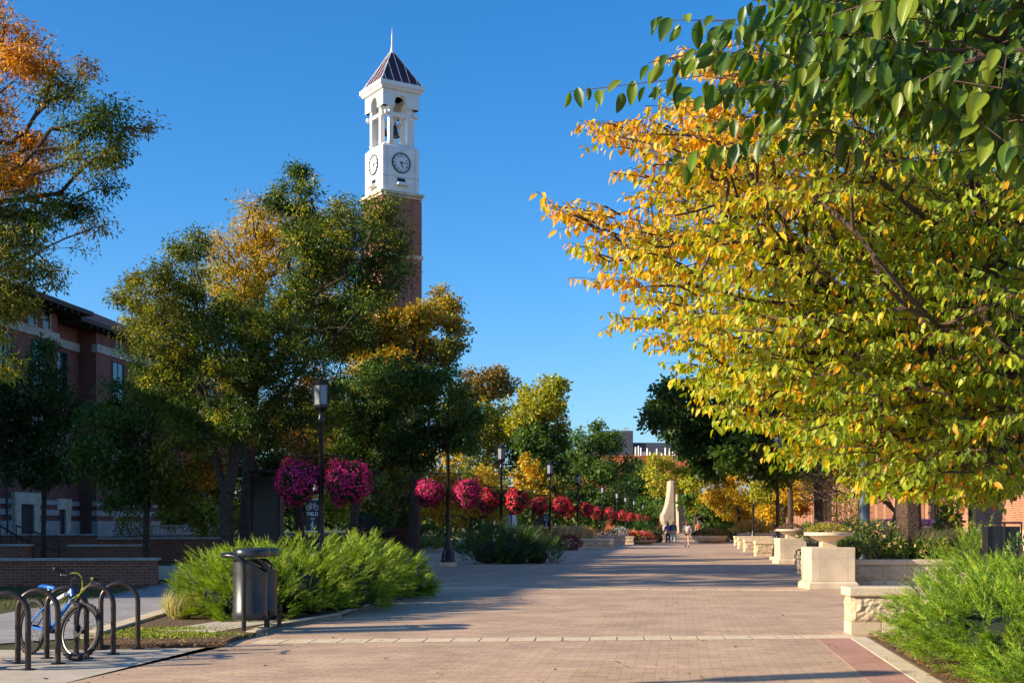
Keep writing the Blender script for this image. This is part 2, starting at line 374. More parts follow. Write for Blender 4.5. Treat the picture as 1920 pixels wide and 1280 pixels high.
def lobe_tips(lobes, n, shell=0.55):
    vol = np.array([l[1] ** 1.6 for l in lobes]); pr = vol / vol.sum(); idx = R.choice(len(lobes), n, p=pr)
    c = np.array([list(l[0]) for l in lobes])[idx]; r = np.array([l[1] for l in lobes])[idx]; fl = np.array([l[3] if len(l) > 3 else 0.75 for l in lobes])[idx]
    d = unit(R.normal(size=(n, 3))); rr = r * (shell + (1 - shell) * R.rand(n))
    p = c + d * rr[:, None] * np.stack([np.ones(n), np.ones(n), fl], 1)
    return p, idx
def tree(name, label, cat, base, trunk, lobes, pals, ntips, nleaf, lsize, rbase, crad, group=None, tmpl=DIA, bark='bark', leaf='leaf', spread=0.55, droop=0.3, sides=7, shell=0.55, limbs=(), mix=None):
    """lobes: (centre, radius, palette index[, flattening]); pals: lists of leaf colours"""
    base = Vector(base); root = thing(name, label, cat, base, 0, group)
    tips, idx = lobe_tips(lobes, ntips, shell)
    nodes, par, rr, _ = skeleton(trunk, tips, rbase, limbs=limbs)
    skel_mesh('trunk', nodes, par, rr, M[bark], root, base, sides)
    n = ntips * nleaf; ti = np.repeat(np.arange(ntips), nleaf)
    cs = crad * (0.6 + 0.8 * R.rand(ntips))[ti]
    off = unit(R.normal(size=(n, 3))) * (R.rand(n) ** 0.6)[:, None] * cs[:, None] * np.array([1, 1, spread])
    P = tips[ti] + off
    A = unit(off * 1.0 / np.maximum(cs[:, None], .01) + R.normal(0, .6, (n, 3)) + np.array([0, 0, -droop]))
    N = unit(R.normal(0, .7, (n, 3)) + np.array([0, 0, .7]))
    pt = np.array([l[2] for l in lobes])[idx]
    if mix: pt = np.where(R.rand(ntips) < mix[0], mix[1], pt)
    pal_of = pt[ti]
    tj = (1 + 0.22 * R.uniform(-1, 1, (ntips, 1)))[ti]
    C = np.zeros((n, 3))
    for k, pal in enumerate(pals):
        s = pal_of == k
        if s.any(): C[s] = jit(pal, int(s.sum()), 0.22)
    C = np.clip(C * tj, 0.002, 1)
    S = lsize * R.uniform(.65, 1.25, n)
    scatter('crown', P, A, N, S, tmpl, C, M[leaf], root, base)
    return root
# ---------------------------------------------------------------- the ground and its surfaces
def sheet(name, pts, z, m, h=None, kind='structure', bevel=0):
    mb = MB()
    if h: mb.prism([(p[0], p[1]) for p in pts], z, z + h)
    else: mb.add([(p[0], p[1], z) for p in pts], [tuple(range(len(pts)))])
    return tag(mb.build(name, m, bevel=bevel), kind=kind)
def ax(x0, y0, y): return x0 + 0.13 * (y - y0)     # x of a line running along the mall
sheet('ground', [(-1500, -300), (1500, -300), (1500, 3000), (-1500, 3000)], -0.02, M['grass'])
pl = [G(480, 1192), G(520, 1177), G(640, 1156), G(740, 1121), G(786, 1096)]
sheet('mall_paving', [(-5.6, -10), (2.0, -10), (4.8, 17.7), (14, 17.7), (24, 60), (46, 260), (10, 290), (6, 290), (-12, 62), (-4, 36), tuple(pl[4][:2]), tuple(pl[3][:2]), tuple(pl[2][:2]), tuple(pl[1][:2]), tuple(pl[0][:2]), (-4.35, 12.5)], 0.0, M['paver'])
# side pavement and rack pad on the left
sheet('side_path', [(-24, 18.5), G(0, 1150)[:2], G(180, 1118)[:2], G(365, 1082)[:2], (-4.2, 36), (-9, 46), (-12.2, 62.0), (-10, 62), (-3.9, 36.2), (-4.1, 34), G(560, 1120)[:2], G(350, 1147)[:2], G(190, 1192)[:2], G(0, 1205)[:2], (-24, 13)], -0.004, M['sidepaver'])
sheet('rack_pad', [(-9.5, 8), (-5.02, 8), (-4.35, 12.5), G(480, 1192)[:2], G(440, 1200)[:2], G(415, 1213)[:2], G(150, 1218)[:2], G(-60, 1218)[:2], (-13, 15.9)], 0.004, M['concrete'])
# planted bed with the kerb
bed = [G(150, 1218), G(415, 1213), G(440, 1201), G(480, 1192), G(520, 1178), G(640, 1157), G(740, 1122), G(784, 1097), G(790, 1080), G(600, 1088), G(420, 1112), G(330, 1140), G(240, 1180)]
sheet('planting_bed', [p[:2] for p in bed], 0.004, M['mulch'], 0.05)
def strip(name, pts, wd, z0, z1, m, bevel=0.006):
    mb = MB()
    for i in range(len(pts) - 1):
        a, b = Vector((pts[i][0], pts[i][1], 0)), Vector((pts[i + 1][0], pts[i + 1][1], 0)); d = (b - a).normalized(); q = Vector((-d.y, d.x, 0)) * wd
        k = -0.004 * i
        mb.prism([(p.x, p.y) for p in (a, b, b + q, a + q)], z0, z1 + k)
    return tag(mb.build(name, m, bevel=bevel), kind='structure')
strip('bed_kerb', [p for p in bed[3:8]], 0.14, -0.01, 0.075, M['kerb'])
strip('path_kerb', [G(190, 1196), G(330, 1152), G(372, 1128)], 0.28, -0.01, 0.09, M['kerb'])
strip('bin_pad', [G(405, 1192), G(520, 1172)], 0.9, -0.01, 0.064, M['concrete'])
# right hand border: red brick course, pale kerb, mulch bed
def rb(x, y0=-6, y1=17.5): return [(ax(4.8 + x, 17.7, y0), y0), (ax(4.8 + x, 17.7, y1), y1)]
def rib(name, xa, xb, z0, z1, m, y0=-6, y1=17.5):
    (a, b), (c, d) = rb(xa, y0, y1), rb(xb, y0, y1)
    return sheet(name, [a, c, d, b], z0, m, z1 - z0)
rib('brick_border', -0.62, -0.17, -0.01, 0.004, M['redpaver'])
mbj = MB()
for k in range(34):
    y = -6 + k * 1.2
    (a, b), (c, d) = rb(-0.16, y, min(17.6, y + 1.19)), rb(0.08, y, min(17.6, y + 1.19))
    if y < 17: mbj.prism([a, c, d, b], -0.01, 0.007)
tag(mbj.build('pale_kerb', M['kerb'], bevel=0.006), kind='structure')
rib('right_planting_bed', 0.08, 14, -0.01, 0.02, M['mulch'])
# the two pale courses across the mall
def course(name, p0, p1, wd, seg, m):
    a, b = Vector(p0), Vector(p1); a.z = b.z = 0; L = (b - a).length; d = (b - a) / L; q = Vector((-d.y * .6 + .13, d.x, 0)).normalized() * wd
    n = int(L / seg); mb = MB(); g = MB()
    for i in range(n):
        s, e = a + d * (i * L / n + .008), a + d * ((i + 1) * L / n - .008)
        mb.prism([(p.x, p.y) for p in (s, e, e + q, s + q)], -0.01, 0.006 + 0.002 * R.rand())
    g.prism([(p.x, p.y) for p in (a, b, b + q, a + q)], -0.01, 0.003)
    tag(mb.build(name, m, bevel=0.003), kind='structure'); tag(g.build(name + '_joints', M['joint']), kind='structure')
course('pale_course', G(470, 1206), G(1612, 1196), 0.52, 0.36, M['palepaver'])
course('far_pale_course', G(800, 1103), G(1515, 1107), 0.35, 0.5, M['palepaver'])
# terraces in front of the left building
sheet('terrace', [(-60, 56), (-13, 56), (-14, 120), (-60, 120)], -0.01, M['grass'], 0.72)
sheet('right_terrace', [(9.2, 33), (60, 33), (60, 150), (24, 150), (16.5, 70)], -0.01, M['soil'], 0.42)

# ---------------------------------------------------------------- bell tower
def clock(parent, w2):
    """clock on the -Y face in local coordinates"""
    pass
def build_tower():
    D = 123.0; th = rad(32); s = FPX / D
    c = W(735, 982, D); root = thing('bell_tower', 'tall red brick bell tower with white belfry, clock faces and dark pyramid roof', 'bell tower', (c.x, D, 0), th)
    def Z(py): return CAMZ + (HOR - py) / s
    zb = Z(369); w = 2.02
    mb = MB(); mb.box(-w, w, -w, w, 0, zb - .35)
    # corner pilasters and thin vertical ribs leave recessed panels
    for sx in (-1, 1):
        for sy in (-1, 1): mb.cbox((sx * (w - .40), sy * (w - .40), (zb - .7) / 2 ), .98, .98, zb - .7)
    for k in (-.45, .45):
        for a in range(4):
            T = Matrix.Rotation(a * math.pi / 2, 4, 'Z'); mb.box(k - .12, k + .12, -w - .06, -w, 0, zb - .7, T)
    mb.build('brick_shaft', M['brick'], root)
    for (py, e, h) in ((487, .22, .34), (600, .22, .34), (372, .30, .28), (377.5, .18, .2)):
        z = Z(py); MB().box(-w - e, w + e, -w - e, w + e, z - h / 2, z + h / 2).build('stone_band', M['limestone'], root, bevel=.03)
    # white clock stage
    q = 1.93; z0 = Z(368); z1 = Z(286); z2 = Z(279)
    mb = MB(); mb.box(-q, q, -q, q, z0 - .02, z1)
    mb.prism([(-q, -q), (q, -q), (q, q), (-q, q)], z1, z2, top=[(-q + .32, -q + .32), (q - .32, -q + .32), (q - .32, q - .32), (-q + .32, q - .32)])
    mb.box(-1.35, 1.35, -1.35, 1.35, z2 - .05, z2 + .12)
    mb.build('clock_stage', M['white'], root, bevel=.03)
    mb = MB()
    for a in range(4):
        T = Matrix.Rotation(a * math.pi / 2, 4, 'Z')
        for zz in (Z(341), ): mb.box(-q - .004, q + .004, -q - .006, -q, zz - .025, zz + .025, T)
        for xx in (-q + .45, q - .45): mb.box(xx - .02, xx + .02, -q - .005, -q, z0, z1, T)
    mb.build('joint_line', M['seam'], root)
    for a in range(4):
        T = Matrix.Rotation(a * math.pi / 2, 4, 'Z')
        mb = MB(); mb.prism([(-.62, -q - .55), (.62, -q - .55), (.62, -q), (-.62, -q)], Z(357.5), Z(352), T, top=[(-.5, -q - .48), (.5, -q - .48), (.5, -q), (-.5, -q)])
        mb.build('ledge', M['white'], root, bevel=.03)
        mb = MB(); mb.box(-.42, .42, -q - .02, -q + .02, Z(349.5), Z(343), T)
        for k in range(4): mb.box(-.42, .42, -q - .05, -q - .02, Z(349) + k * .08, Z(349) + k * .08 + .03, T)
        mb.build('louvre', M['black'], root)
        # clock
        zc = Z(315); F = T @ Matrix.Translation((0, -q, zc)) @ Matrix.Rotation(rad(90), 4, 'X')     # local xy -> face plane
        mb = MB(); mb.lathe([(.97, 0), (.97, .09), (.87, .10), (.87, .03)], 40, T=F); rim = mb.build('clock_rim', M['navy'], root)
        mb = MB(); mb.lathe([(.87, 0), (.87, .035)], 40, T=F); face = mb.build('clock_face', M['clock'], root)
        num = ['XII', 'I', 'II', 'III', 'IIII', 'V', 'VI', 'VII', 'VIII', 'IX', 'X', 'XI']
        for h in range(12):
            mb = MB()
            Rm = F @ Matrix.Rotation(-h * math.pi / 6, 4, 'Z'); g = num[h]; wd = {'I': .055, 'V': .11, 'X': .11}
            tw = sum(wd[x] for x in g); x = -tw / 2
            for ch in g:
                cx = x + wd[ch] / 2; x += wd[ch]
                if ch == 'I': mb.box(cx - .016, cx + .016, .58, .78, .036, .045, Rm)
                else:
                    tp, bt = (.04, 0.0) if ch == 'V' else (.04, -.04)
                    for sg in (-1, 1):
                        mb.prism([(cx + sg * bt - .013, .58), (cx + sg * bt + .013, .58), (cx + sg * tp + .013, .78), (cx + sg * tp - .013, .78)] if True else [], .036 + .001 * sg, .045 + .001 * sg, Rm)
            mb.build('numeral', M['navy'], face)
        mb = MB()
        for (ang, L, wd) in ((84, .72, .04), (158, .50, .055)):
            Rm = F @ Matrix.Rotation(-rad(ang), 4, 'Z'); mb.prism([(-wd, -.15), (wd, -.15), (wd * .5, L), (-wd * .5, L)], .05 + wd * .2, .07 + wd * .2, Rm)
        mb.build('clock_hands', M['navy'], face)
    # open belfry: eight columns
    zt = Z(203); za = Z(182)
    for a in range(4):
        T = Matrix.Rotation(a * math.pi / 2, 4, 'Z')
        for sx in (-1, 1):
            mb = MB(); cx, cy = sx * .97, -q + .36
            mb.cbox((cx, cy, (z2 + zt) / 2), .42, .42, zt - z2 + .1, T); mb.cbox((cx, cy, zt - .12), .54, .54, .14, T); mb.cbox((cx, cy, z2 + .12), .5, .5, .2, T)
            mb.build('column', M['white'], root, bevel=.02)
    mb = MB(); zr = Z(224)
    for a in range(4):
        T = Matrix.Rotation(a * math.pi / 2, 4, 'Z'); mb.box(-q - .02, q + .02, -q + .24 + .004 * a, -q + .48 + .004 * a, zr - .17 + .003 * a, zr + .17 + .003 * a, T)
    mb.build('tie_beam', M['white'], root, bevel=.02)
    # entablature with an arch in each side
    for a in range(4):
        T = Matrix.Rotation(a * math.pi / 2, 4, 'Z')
        zl = Z(212); r = .66; n = 14; out = []
        zc = Z(203)
        arc = [(r * math.cos(math.pi * k / n), zc + r * math.sin(math.pi * k / n)) for k in range(n + 1)]      # right to left
        mb = MB()
        e = .002 * a
        # piers
        for sx in (-1, 1): mb.box(min(sx * r, sx * (q - .002)), max(sx * r, sx * (q - .002)), -q + e, -q + .55, zl + .0, zc, T)
        top = za + .06
        vs = []; 
        for (x, z) in arc: vs += [(x, -q + e, z), (x, -q + .55, z), (x, -q + e, top), (x, -q + .55, top)]
        fs = []
        for k in range(n):
            b0, b1 = 4 * k, 4 * (k + 1)
            fs += [(b0, b1, b1 + 2, b0 + 2), (b0 + 1, b0 + 3, b1 + 3, b1 + 1), (b0, b0 + 1, b1 + 1, b1), (b0 + 2, b1 + 2, b1 + 3, b0 + 3)]
        mb.add(vs, fs, T)
        for sx in (-1, 1): mb.box(min(sx * r, sx * (q - .002)), max(sx * r, sx * (q - .002)), -q + e, -q + .55, zc, top, T)
        mb.build('arch', M['white'], root)
    zk = Z(168); mb = MB()
    mb.box(-q + .01, q - .01, -q + .01, q - .01, za, za + .35)
    mb.prism([(-q - .18, -q - .18), (q + .18, -q - .18), (q + .18, q + .18), (-q - .18, q + .18)], za, za + .3, top=[(-q - .35, -q - .35), (q + .35, -q - .35), (q + .35, q + .35), (-q - .35, q + .35)])
    mb.box(-q - .42, q + .42, -q - .42, q + .42, za + .302, zk)
    mb.build('cornice', M['white'], root, bevel=.03)
    zp = Z(100); a0 = q + .22; a1 = .17
    mb = MB(); mb.prism([(-a0, -a0), (a0, -a0), (a0, a0), (-a0, a0)], zk, zp, top=[(-a1, -a1), (a1, -a1), (a1, a1), (-a1, a1)])
    mb.build('roof', M['roof'], root)
    mb = MB()
    for a in range(4):
        T = Matrix.Rotation(a * math.pi / 2, 4, 'Z')
        ap = zp + (zp - zk) * a1 / (a0 - a1)
        for k in range(-2, 3):
            x = k * a0 / 2.55
            # rib runs straight up the slope until it meets the hip
            t = 1 - abs(x) / a0; t = min(t, (zp - zk) / (ap - zk))
            mb.tube([(x, -a0 - .02, zk + .02), (x, -a0 * (1 - t) - .02, zk + t * (ap - zk) + .02)], .035, 4, T=T)
        mb.tube([(-a0, -a0, zk + .03), (-a1, -a1, zp + .03)], .055, 4, T=T)
    mb.build('roof_rib', M['white'], root)
    mb = MB(); mb.lathe([(.30, zp - .35), (.19, zp + .1), (.10, zp + .55), (.055, Z(81)), (.09, Z(80)), (.05, Z(78)), (.085, Z(74)), (.05, Z(71)), (.07, Z(68)), (.03, Z(64)), (.012, Z(53))], 12)
    mb.build('finial', M['white'], root, smooth=True)
    for (x, y, zz, r) in ((.15, -.25, Z(258), .52), (-.75, .1, Z(256), .32), (.6, .55, Z(254), .34)):
        mb = MB(); mb.lathe([(r, 0), (r * .93, .08), (r * .72, .35 * r / .5), (r * .6, .75 * r / .5), (r * .42, .98 * r / .5), (.06, 1.08 * r / .5), (.06, zr - zz)], 20, c=(x, y, zz))
        mb.build('bell', M['bell'], root, smooth=True)
build_tower()

# ---------------------------------------------------------------- left brick building
def local_wall(mb, x, y0, y1, z0, z1, th=.4): mb.box(x - th, x, y0, y1, z0, z1)
def left_building():
    bx, by = -29.5, 77.0
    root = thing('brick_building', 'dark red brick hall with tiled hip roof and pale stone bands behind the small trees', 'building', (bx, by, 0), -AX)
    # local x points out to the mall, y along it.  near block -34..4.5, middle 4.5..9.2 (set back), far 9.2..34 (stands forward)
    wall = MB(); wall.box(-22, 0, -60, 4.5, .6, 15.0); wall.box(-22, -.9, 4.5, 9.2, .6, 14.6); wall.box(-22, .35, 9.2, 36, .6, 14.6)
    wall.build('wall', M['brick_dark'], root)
    for (x, a, b) in ((0, -60, 4.5), (-.9, 4.5, 9.2), (.35, 9.2, 36)):
        for (z0, z1, e) in ((13.1, 13.65, .10), (2.75, 3.05, .08), (2.1, 2.45, .08), (.6, 1.75, .12)):
            MB().box(x - .3, x + e, a - .02 + (.003 if x < 0 else 0), b + e, z0, z1).build('stone_band', M['greystone'], root)
    # attic windows framed in stone, tall upper windows, lower and basement windows
    def win(x, y, z0, z1, wd, fr='stone', gl='window', mull=1):
        f = MB(); t = .14 if fr == 'stone' else .07
        f.box(x - .05, x + .07, y - wd / 2 - t, y - wd / 2, z0, z1); f.box(x - .05, x + .07, y + wd / 2, y + wd / 2 + t, z0, z1)
        f.box(x - .05, x + .07, y - wd / 2 - t, y + wd / 2 + t, z1, z1 + t); f.box(x - .05, x + .10, y - wd / 2 - t, y + wd / 2 + t, z0 - .16, z0)
        o = f.build('window', M['greystone' if fr == 'stone' else 'soffit'], root)
        p = MB(); p.box(x - .04, x + .012, y - wd / 2, y + wd / 2, z0, z1); p.build('pane', M[gl], o)
        b = MB(); b.box(x + .013, x + .04, y - wd / 2, y + wd / 2, (z0 + z1) / 2 - .05, (z0 + z1) / 2 + .05)
        for k in range(mull): 
            yy = y - wd / 2 + wd * (k + 1) / (mull + 1); b.box(x + .012, x + .036, yy - .03, yy + .03, z0, z1)
        b.box(x + .013, x + .04, y - wd / 2, y - wd / 2 + .06, z0, z1); b.box(x + .013, x + .04, y + wd / 2 - .06, y + wd / 2, z0, z1)
        b.build('glazing_bar', M['soffit'], o)
    ys = [-31.5 + 4.2 * k for k in range(-6, 9)]
    for k, y in enumerate(ys):
        win(0, y, 9.9, 12.75, 1.7, 'dark'); win(0, y, 5.6, 8.2, 1.5, 'stone', 'darkwin')
        win(0, y - .9, 13.75, 14.85, .8, 'stone', 'darkwin', 0); win(0, y + .9, 13.75, 14.85, .8, 'stone', 'darkwin', 0)
    win(-.9, 6.6, 9.9, 12.75, 1.7, 'dark'); win(-.9, 6.6, 5.6, 8.2, 1.5, 'stone', 'darkwin')
    for y in (12.5, 17, 21.5, 26, 30.5):
        win(.35, y, 9.9, 12.75, 1.7, 'dark'); win(.35, y, 5.6, 8.2, 1.5, 'stone', 'darkwin'); win(.35, y, 13.75, 14.4, .6, 'stone', 'darkwin', 0); win(.35, y, .9, 2.0, 1.2, 'stone', 'darkwin')
    # basement entrance and window in white stone surrounds
    for (x, y, wd, zt) in ((0.0, .3, 1.6, 2.75), (-.9, 6.2, 1.4, 2.5)):
        f = MB(); f.box(x - .1, x + .26, y - wd / 2 - .7, y - wd / 2, .6, zt + .5); f.box(x - .1, x + .26, y + wd / 2, y + wd / 2 + .7, .6, zt + .5); f.box(x - .1, x + .28, y - wd / 2 - .75, y + wd / 2 + .75, zt, zt + .7)
        o = f.build('entrance', M['limestone'], root); d = MB(); d.box(x - .05, x + .14, y - wd / 2, y + wd / 2, .6, zt); d.build('door', M['soffit'], o)
    p = MB(); p.tube([(.14, -1.9, .6), (.14, -1.9, 14.9)], .07, 8); p.build('drain_pipe', M['black'], root)
    # eaves and roofs
    def hip(x0, x1, y0, y1, z, rise, ov):
        e = MB(); e.box(x0 - ov, x1 + ov, y0 - ov, y1 + ov, z, z + .28); e.build('eaves', M['soffit'], root)
        for k in range(min(40, int((y1 - y0) / .9))):
            br = MB(); br.box(x1 + .05, x1 + ov - .1, y1 - .3 - k * .9, y1 - .18 - k * .9, z - .22, z); br.build('bracket', M['soffit'], root)
        hx = (x1 - x0) / 2 + ov; r = MB(); zz = z + .282
        A = [(x0 - ov, y0 - ov), (x1 + ov, y0 - ov), (x1 + ov, y1 + ov), (x0 - ov, y1 + ov)]; cx = (x0 + x1) / 2
        r.prism(A, zz, zz + rise, top=[(cx - .01, y0 + hx), (cx + .01, y0 + hx), (cx + .01, y1 - hx * .9), (cx - .01, y1 - hx * .9)])
        r.build('roof', M['roof_tile'], root)
    hip(-22, 0, -60, 4.6, 15.0, 4.6, 1.6); hip(-22.02, .3, 6.2, 36, 14.6, 5.0, .9)
left_building()

# ---------------------------------------------------------------- right brick building, seen in pieces under the trees
def right_building():
    root = thing('brick_building', 'sunlit warm brick hall with limestone bands behind the big tree on the right', 'building', (22.0, 55.0, 0), -AX)
    wl = MB(); wl.box(0, 24, -28, 12, .3, 9.6); wl.box(1.5, 24, 12, 170, .3, 11); wl.build('wall', M['brick_warm'], root)
    st = MB()
    for (x, a, b) in ((0, -28, 12), (1.5, 12.3, 170)):
        st.box(x - .12, x + .3, a, b, .3, 1.3); st.box(x - .10, x + .3, a, b, 4.4, 4.8); st.box(x - .2, x + .3, a, b, 8.4, 8.8)
    st.box(-.5, -.0, -28, -6, 2.0, 2.75)
    st.build('stone_band', M['limestone'], root, bevel=.02)
    def pil(*a): MB().box(*a).build('pilaster', M['brick_warm'], root, bevel=.01)
    for k in range(38):
        y = 14 + 4.2 * k; pil(1.0, 1.5, y, y + 1.1, .3, 8.4)
    for k in range(7): pil(-.4, 0, -27 + 5.6 * k, -25.8 + 5.6 * k, 2.75, 8.4)
    for k in range(14): pil(-.42, 0, -27.6 + 1.6 * k, -26.7 + 1.6 * k, .3, 2.0)
    for k in range(36):
        y = 16.7 + 4.2 * k
        for (z0, z1) in ((1.7, 4.0), (5.2, 8.0)):
            f = MB(); f.box(1.40, 1.52, y - .85, y + .85, z0 - .15, z1 + .2); o = f.build('window', M['limestone'], root)
            if k < 14:
                p = MB(); p.box(1.37, 1.43, y - .7, y + .7, z0, z1); p.build('pane', M['darkwin'], o)
            else:
                p = MB(); p.box(1.37, 1.43, y - .7, y + .7, z0, z1); p.build('pane', M['darkwin'], o)
    for k in range(9):
        y = -24.6 + 2.8 * k
        f = MB(); f.box(-.1, .02, y - .75, y + .75, 3.3, 6.6); o = f.build('window', M['limestone'], root)
        p = MB(); p.box(-.13, -.08, y - .6, y + .6, 3.45, 6.45); p.build('pane', M['darkwin'], o)
    rf = MB(); rf.box(-.5, 24, -28, 12, 9.6, 9.9); rf.box(1.0, 24, 12.01, 170, 11, 11.3); rf.build('roof', M['limestone'], root)
right_building()

# ---------------------------------------------------------------- laboratory far behind
def far_building():
    D = 300.0; s = FPX / D
    def X(px): return (px - 960) / s
    def Z(py): return CAMZ + (HOR - py) / s
    root = thing('laboratory_building', 'far block with orange brick front, dark metal penthouse and white exhaust stacks', 'building', (X(1190), D, 0))
    o = -X(1190)
    m = MB(); m.box(o + X(1060), o + X(1300), 0, 30, 0, Z(855)); m.build('brick_front', M['orangebrick'], root)
    m = MB(); m.box(o + X(1060), o + X(1300), -.15, .3, Z(856), Z(853.5)); m.build('parapet', M['orangebrick'], root)
    m = MB(); m.box(o + X(1188), o + X(1290), 3, 28, Z(858), Z(828)); m.box(o + X(1120), o + X(1188.5), 2, 28.1, Z(858), Z(806)); m.build('penthouse', M['penthouse'], root)
    for (px, t) in ((1193, 838), (1198.5, 836), (1203, 839), (1215, 840), (1220, 847), (1228, 848), (1233, 841), (1242, 849), (1249, 839), (1257, 841), (1263, 840), (1267, 849)):
        m = MB(); x = o + X(px); m.lathe([(.2, Z(860)), (.2, Z(t + 2)), (.16, Z(t + 1.5)), (.16, Z(t - 1))], 10, c=(x, 1.4, 0)); m.build('exhaust_stack', M['white'], root)
    m = MB(); m.box(o + X(1204), o + X(1212), 1.7, 2.9, Z(858), Z(846)); m.build('roof_unit', M['white'], root)
    m = MB(); 
    for px in (1174, 1178, 1182): m.tube([(o + X(px), 5, Z(806)), (o + X(px), 5, Z(799))], .09, 4)
    m.tube([(o + X(1174), 5, Z(799)), (o + X(1182), 5, Z(799))], .09, 4); m.tube([(o + X(1174), 5, Z(802)), (o + X(1182), 5, Z(802))], .07, 4)
    m.build('railing', M['greystone'], root)
far_building()

# ---------------------------------------------------------------- stone fountain sculpture
def fountain():
    D = 140.0; s = FPX / D
    root = thing('fountain_sculpture', 'tall curved pale stone fountain sculpture rising behind the walking people', 'sculpture', (W(1262, 982, D).x, D, 0), -AX * .0)
    def P(px, py): return ((px - 1262) / s, CAMZ + (HOR - py) / s)
    left = [(1257, 900), (1256.5, 915), (1255, 930), (1252, 945), (1248, 957), (1243, 966), (1244, 975), (1248, 985), (1250, 1000)]
    zb = 0
    for nm, L, Rr, y0, y1 in (('curved_leg', left, 1263.5, 0, 3.2), ('rear_leg', [(1265, 901), (1265, 1000)], 1270, 2.2, 5.4)):
        poly = [P(*p) for p in L] + [(P(Rr + (2.5 if y0 == 0 else 1), 1000)[0], P(0, 1000)[1]), P(Rr, 900.5)]
        mb = MB(); n = len(poly)
        vs = [(x, y0, max(z, -.01)) for x, z in poly] + [(x, y1, max(z, -.01)) for x, z in poly]
        mb.add(vs, [tuple(range(n)), tuple(range(2 * n - 1, n - 1, -1))] + [(i, i + n, (i + 1) % n + n, (i + 1) % n) for i in range(n)])
        mb.build(nm, M['fountain'], root, bevel=.06)
    mb = MB(); mb.box(.1, .28, -.02, .3, 0, P(0, 905)[1]); mb.build('groove_shade', M['soil'], root)  # solid dark strip, painted stand-in for the shade between the stone legs
    # second, far leg of the fountain and its low sweep
    mb = MB(); pts = [(1283, 924), (1288, 924), (1291, 945), (1298, 962), (1312, 980), (1330, 996), (1330, 1000), (1286, 1000), (1285, 960)]
    poly = [P(*p) for p in pts]; n = len(poly)
    mb.add([(x, 5, max(z, -.01)) for x, z in poly] + [(x, 8, max(z, -.01)) for x, z in poly], [tuple(range(n)), tuple(range(2 * n - 1, n - 1, -1))] + [(i, i + n, (i + 1) % n + n, (i + 1) % n) for i in range(n)])
    mb.build('sweeping_leg', M['fountain'], root, bevel=.06)
fountain()
# ---------------------------------------------------------------- street lamps and flower baskets
def bez(p, n=10):
    p = [Vector(q) for q in p]; out = []
    for i in range(n + 1):
        t = i / n; q = [a.copy() for a in p]
        while len(q) > 1: q = [q[k] * (1 - t) + q[k + 1] * t for k in range(len(q) - 1)]
        out.append(q[0])
    return out
def text_polys(s, size):
    cu = bpy.data.curves.new('tmp', 'FONT'); cu.body = s; cu.size = size; cu.align_x = 'CENTER'; cu.offset = size * 0.012; cu.resolution_u = 3
    o = bpy.data.objects.new('tmp', cu); COL.objects.link(o); dg = bpy.context.evaluated_depsgraph_get(); dg.update()
    me = bpy.data.meshes.new_from_object(o.evaluated_get(dg)); vs = [v.co.copy() for v in me.vertices]; fs = [tuple(p.vertices) for p in me.polygons]
    bpy.data.objects.remove(o); bpy.data.curves.remove(cu); bpy.data.meshes.remove(me)
    return vs, fs
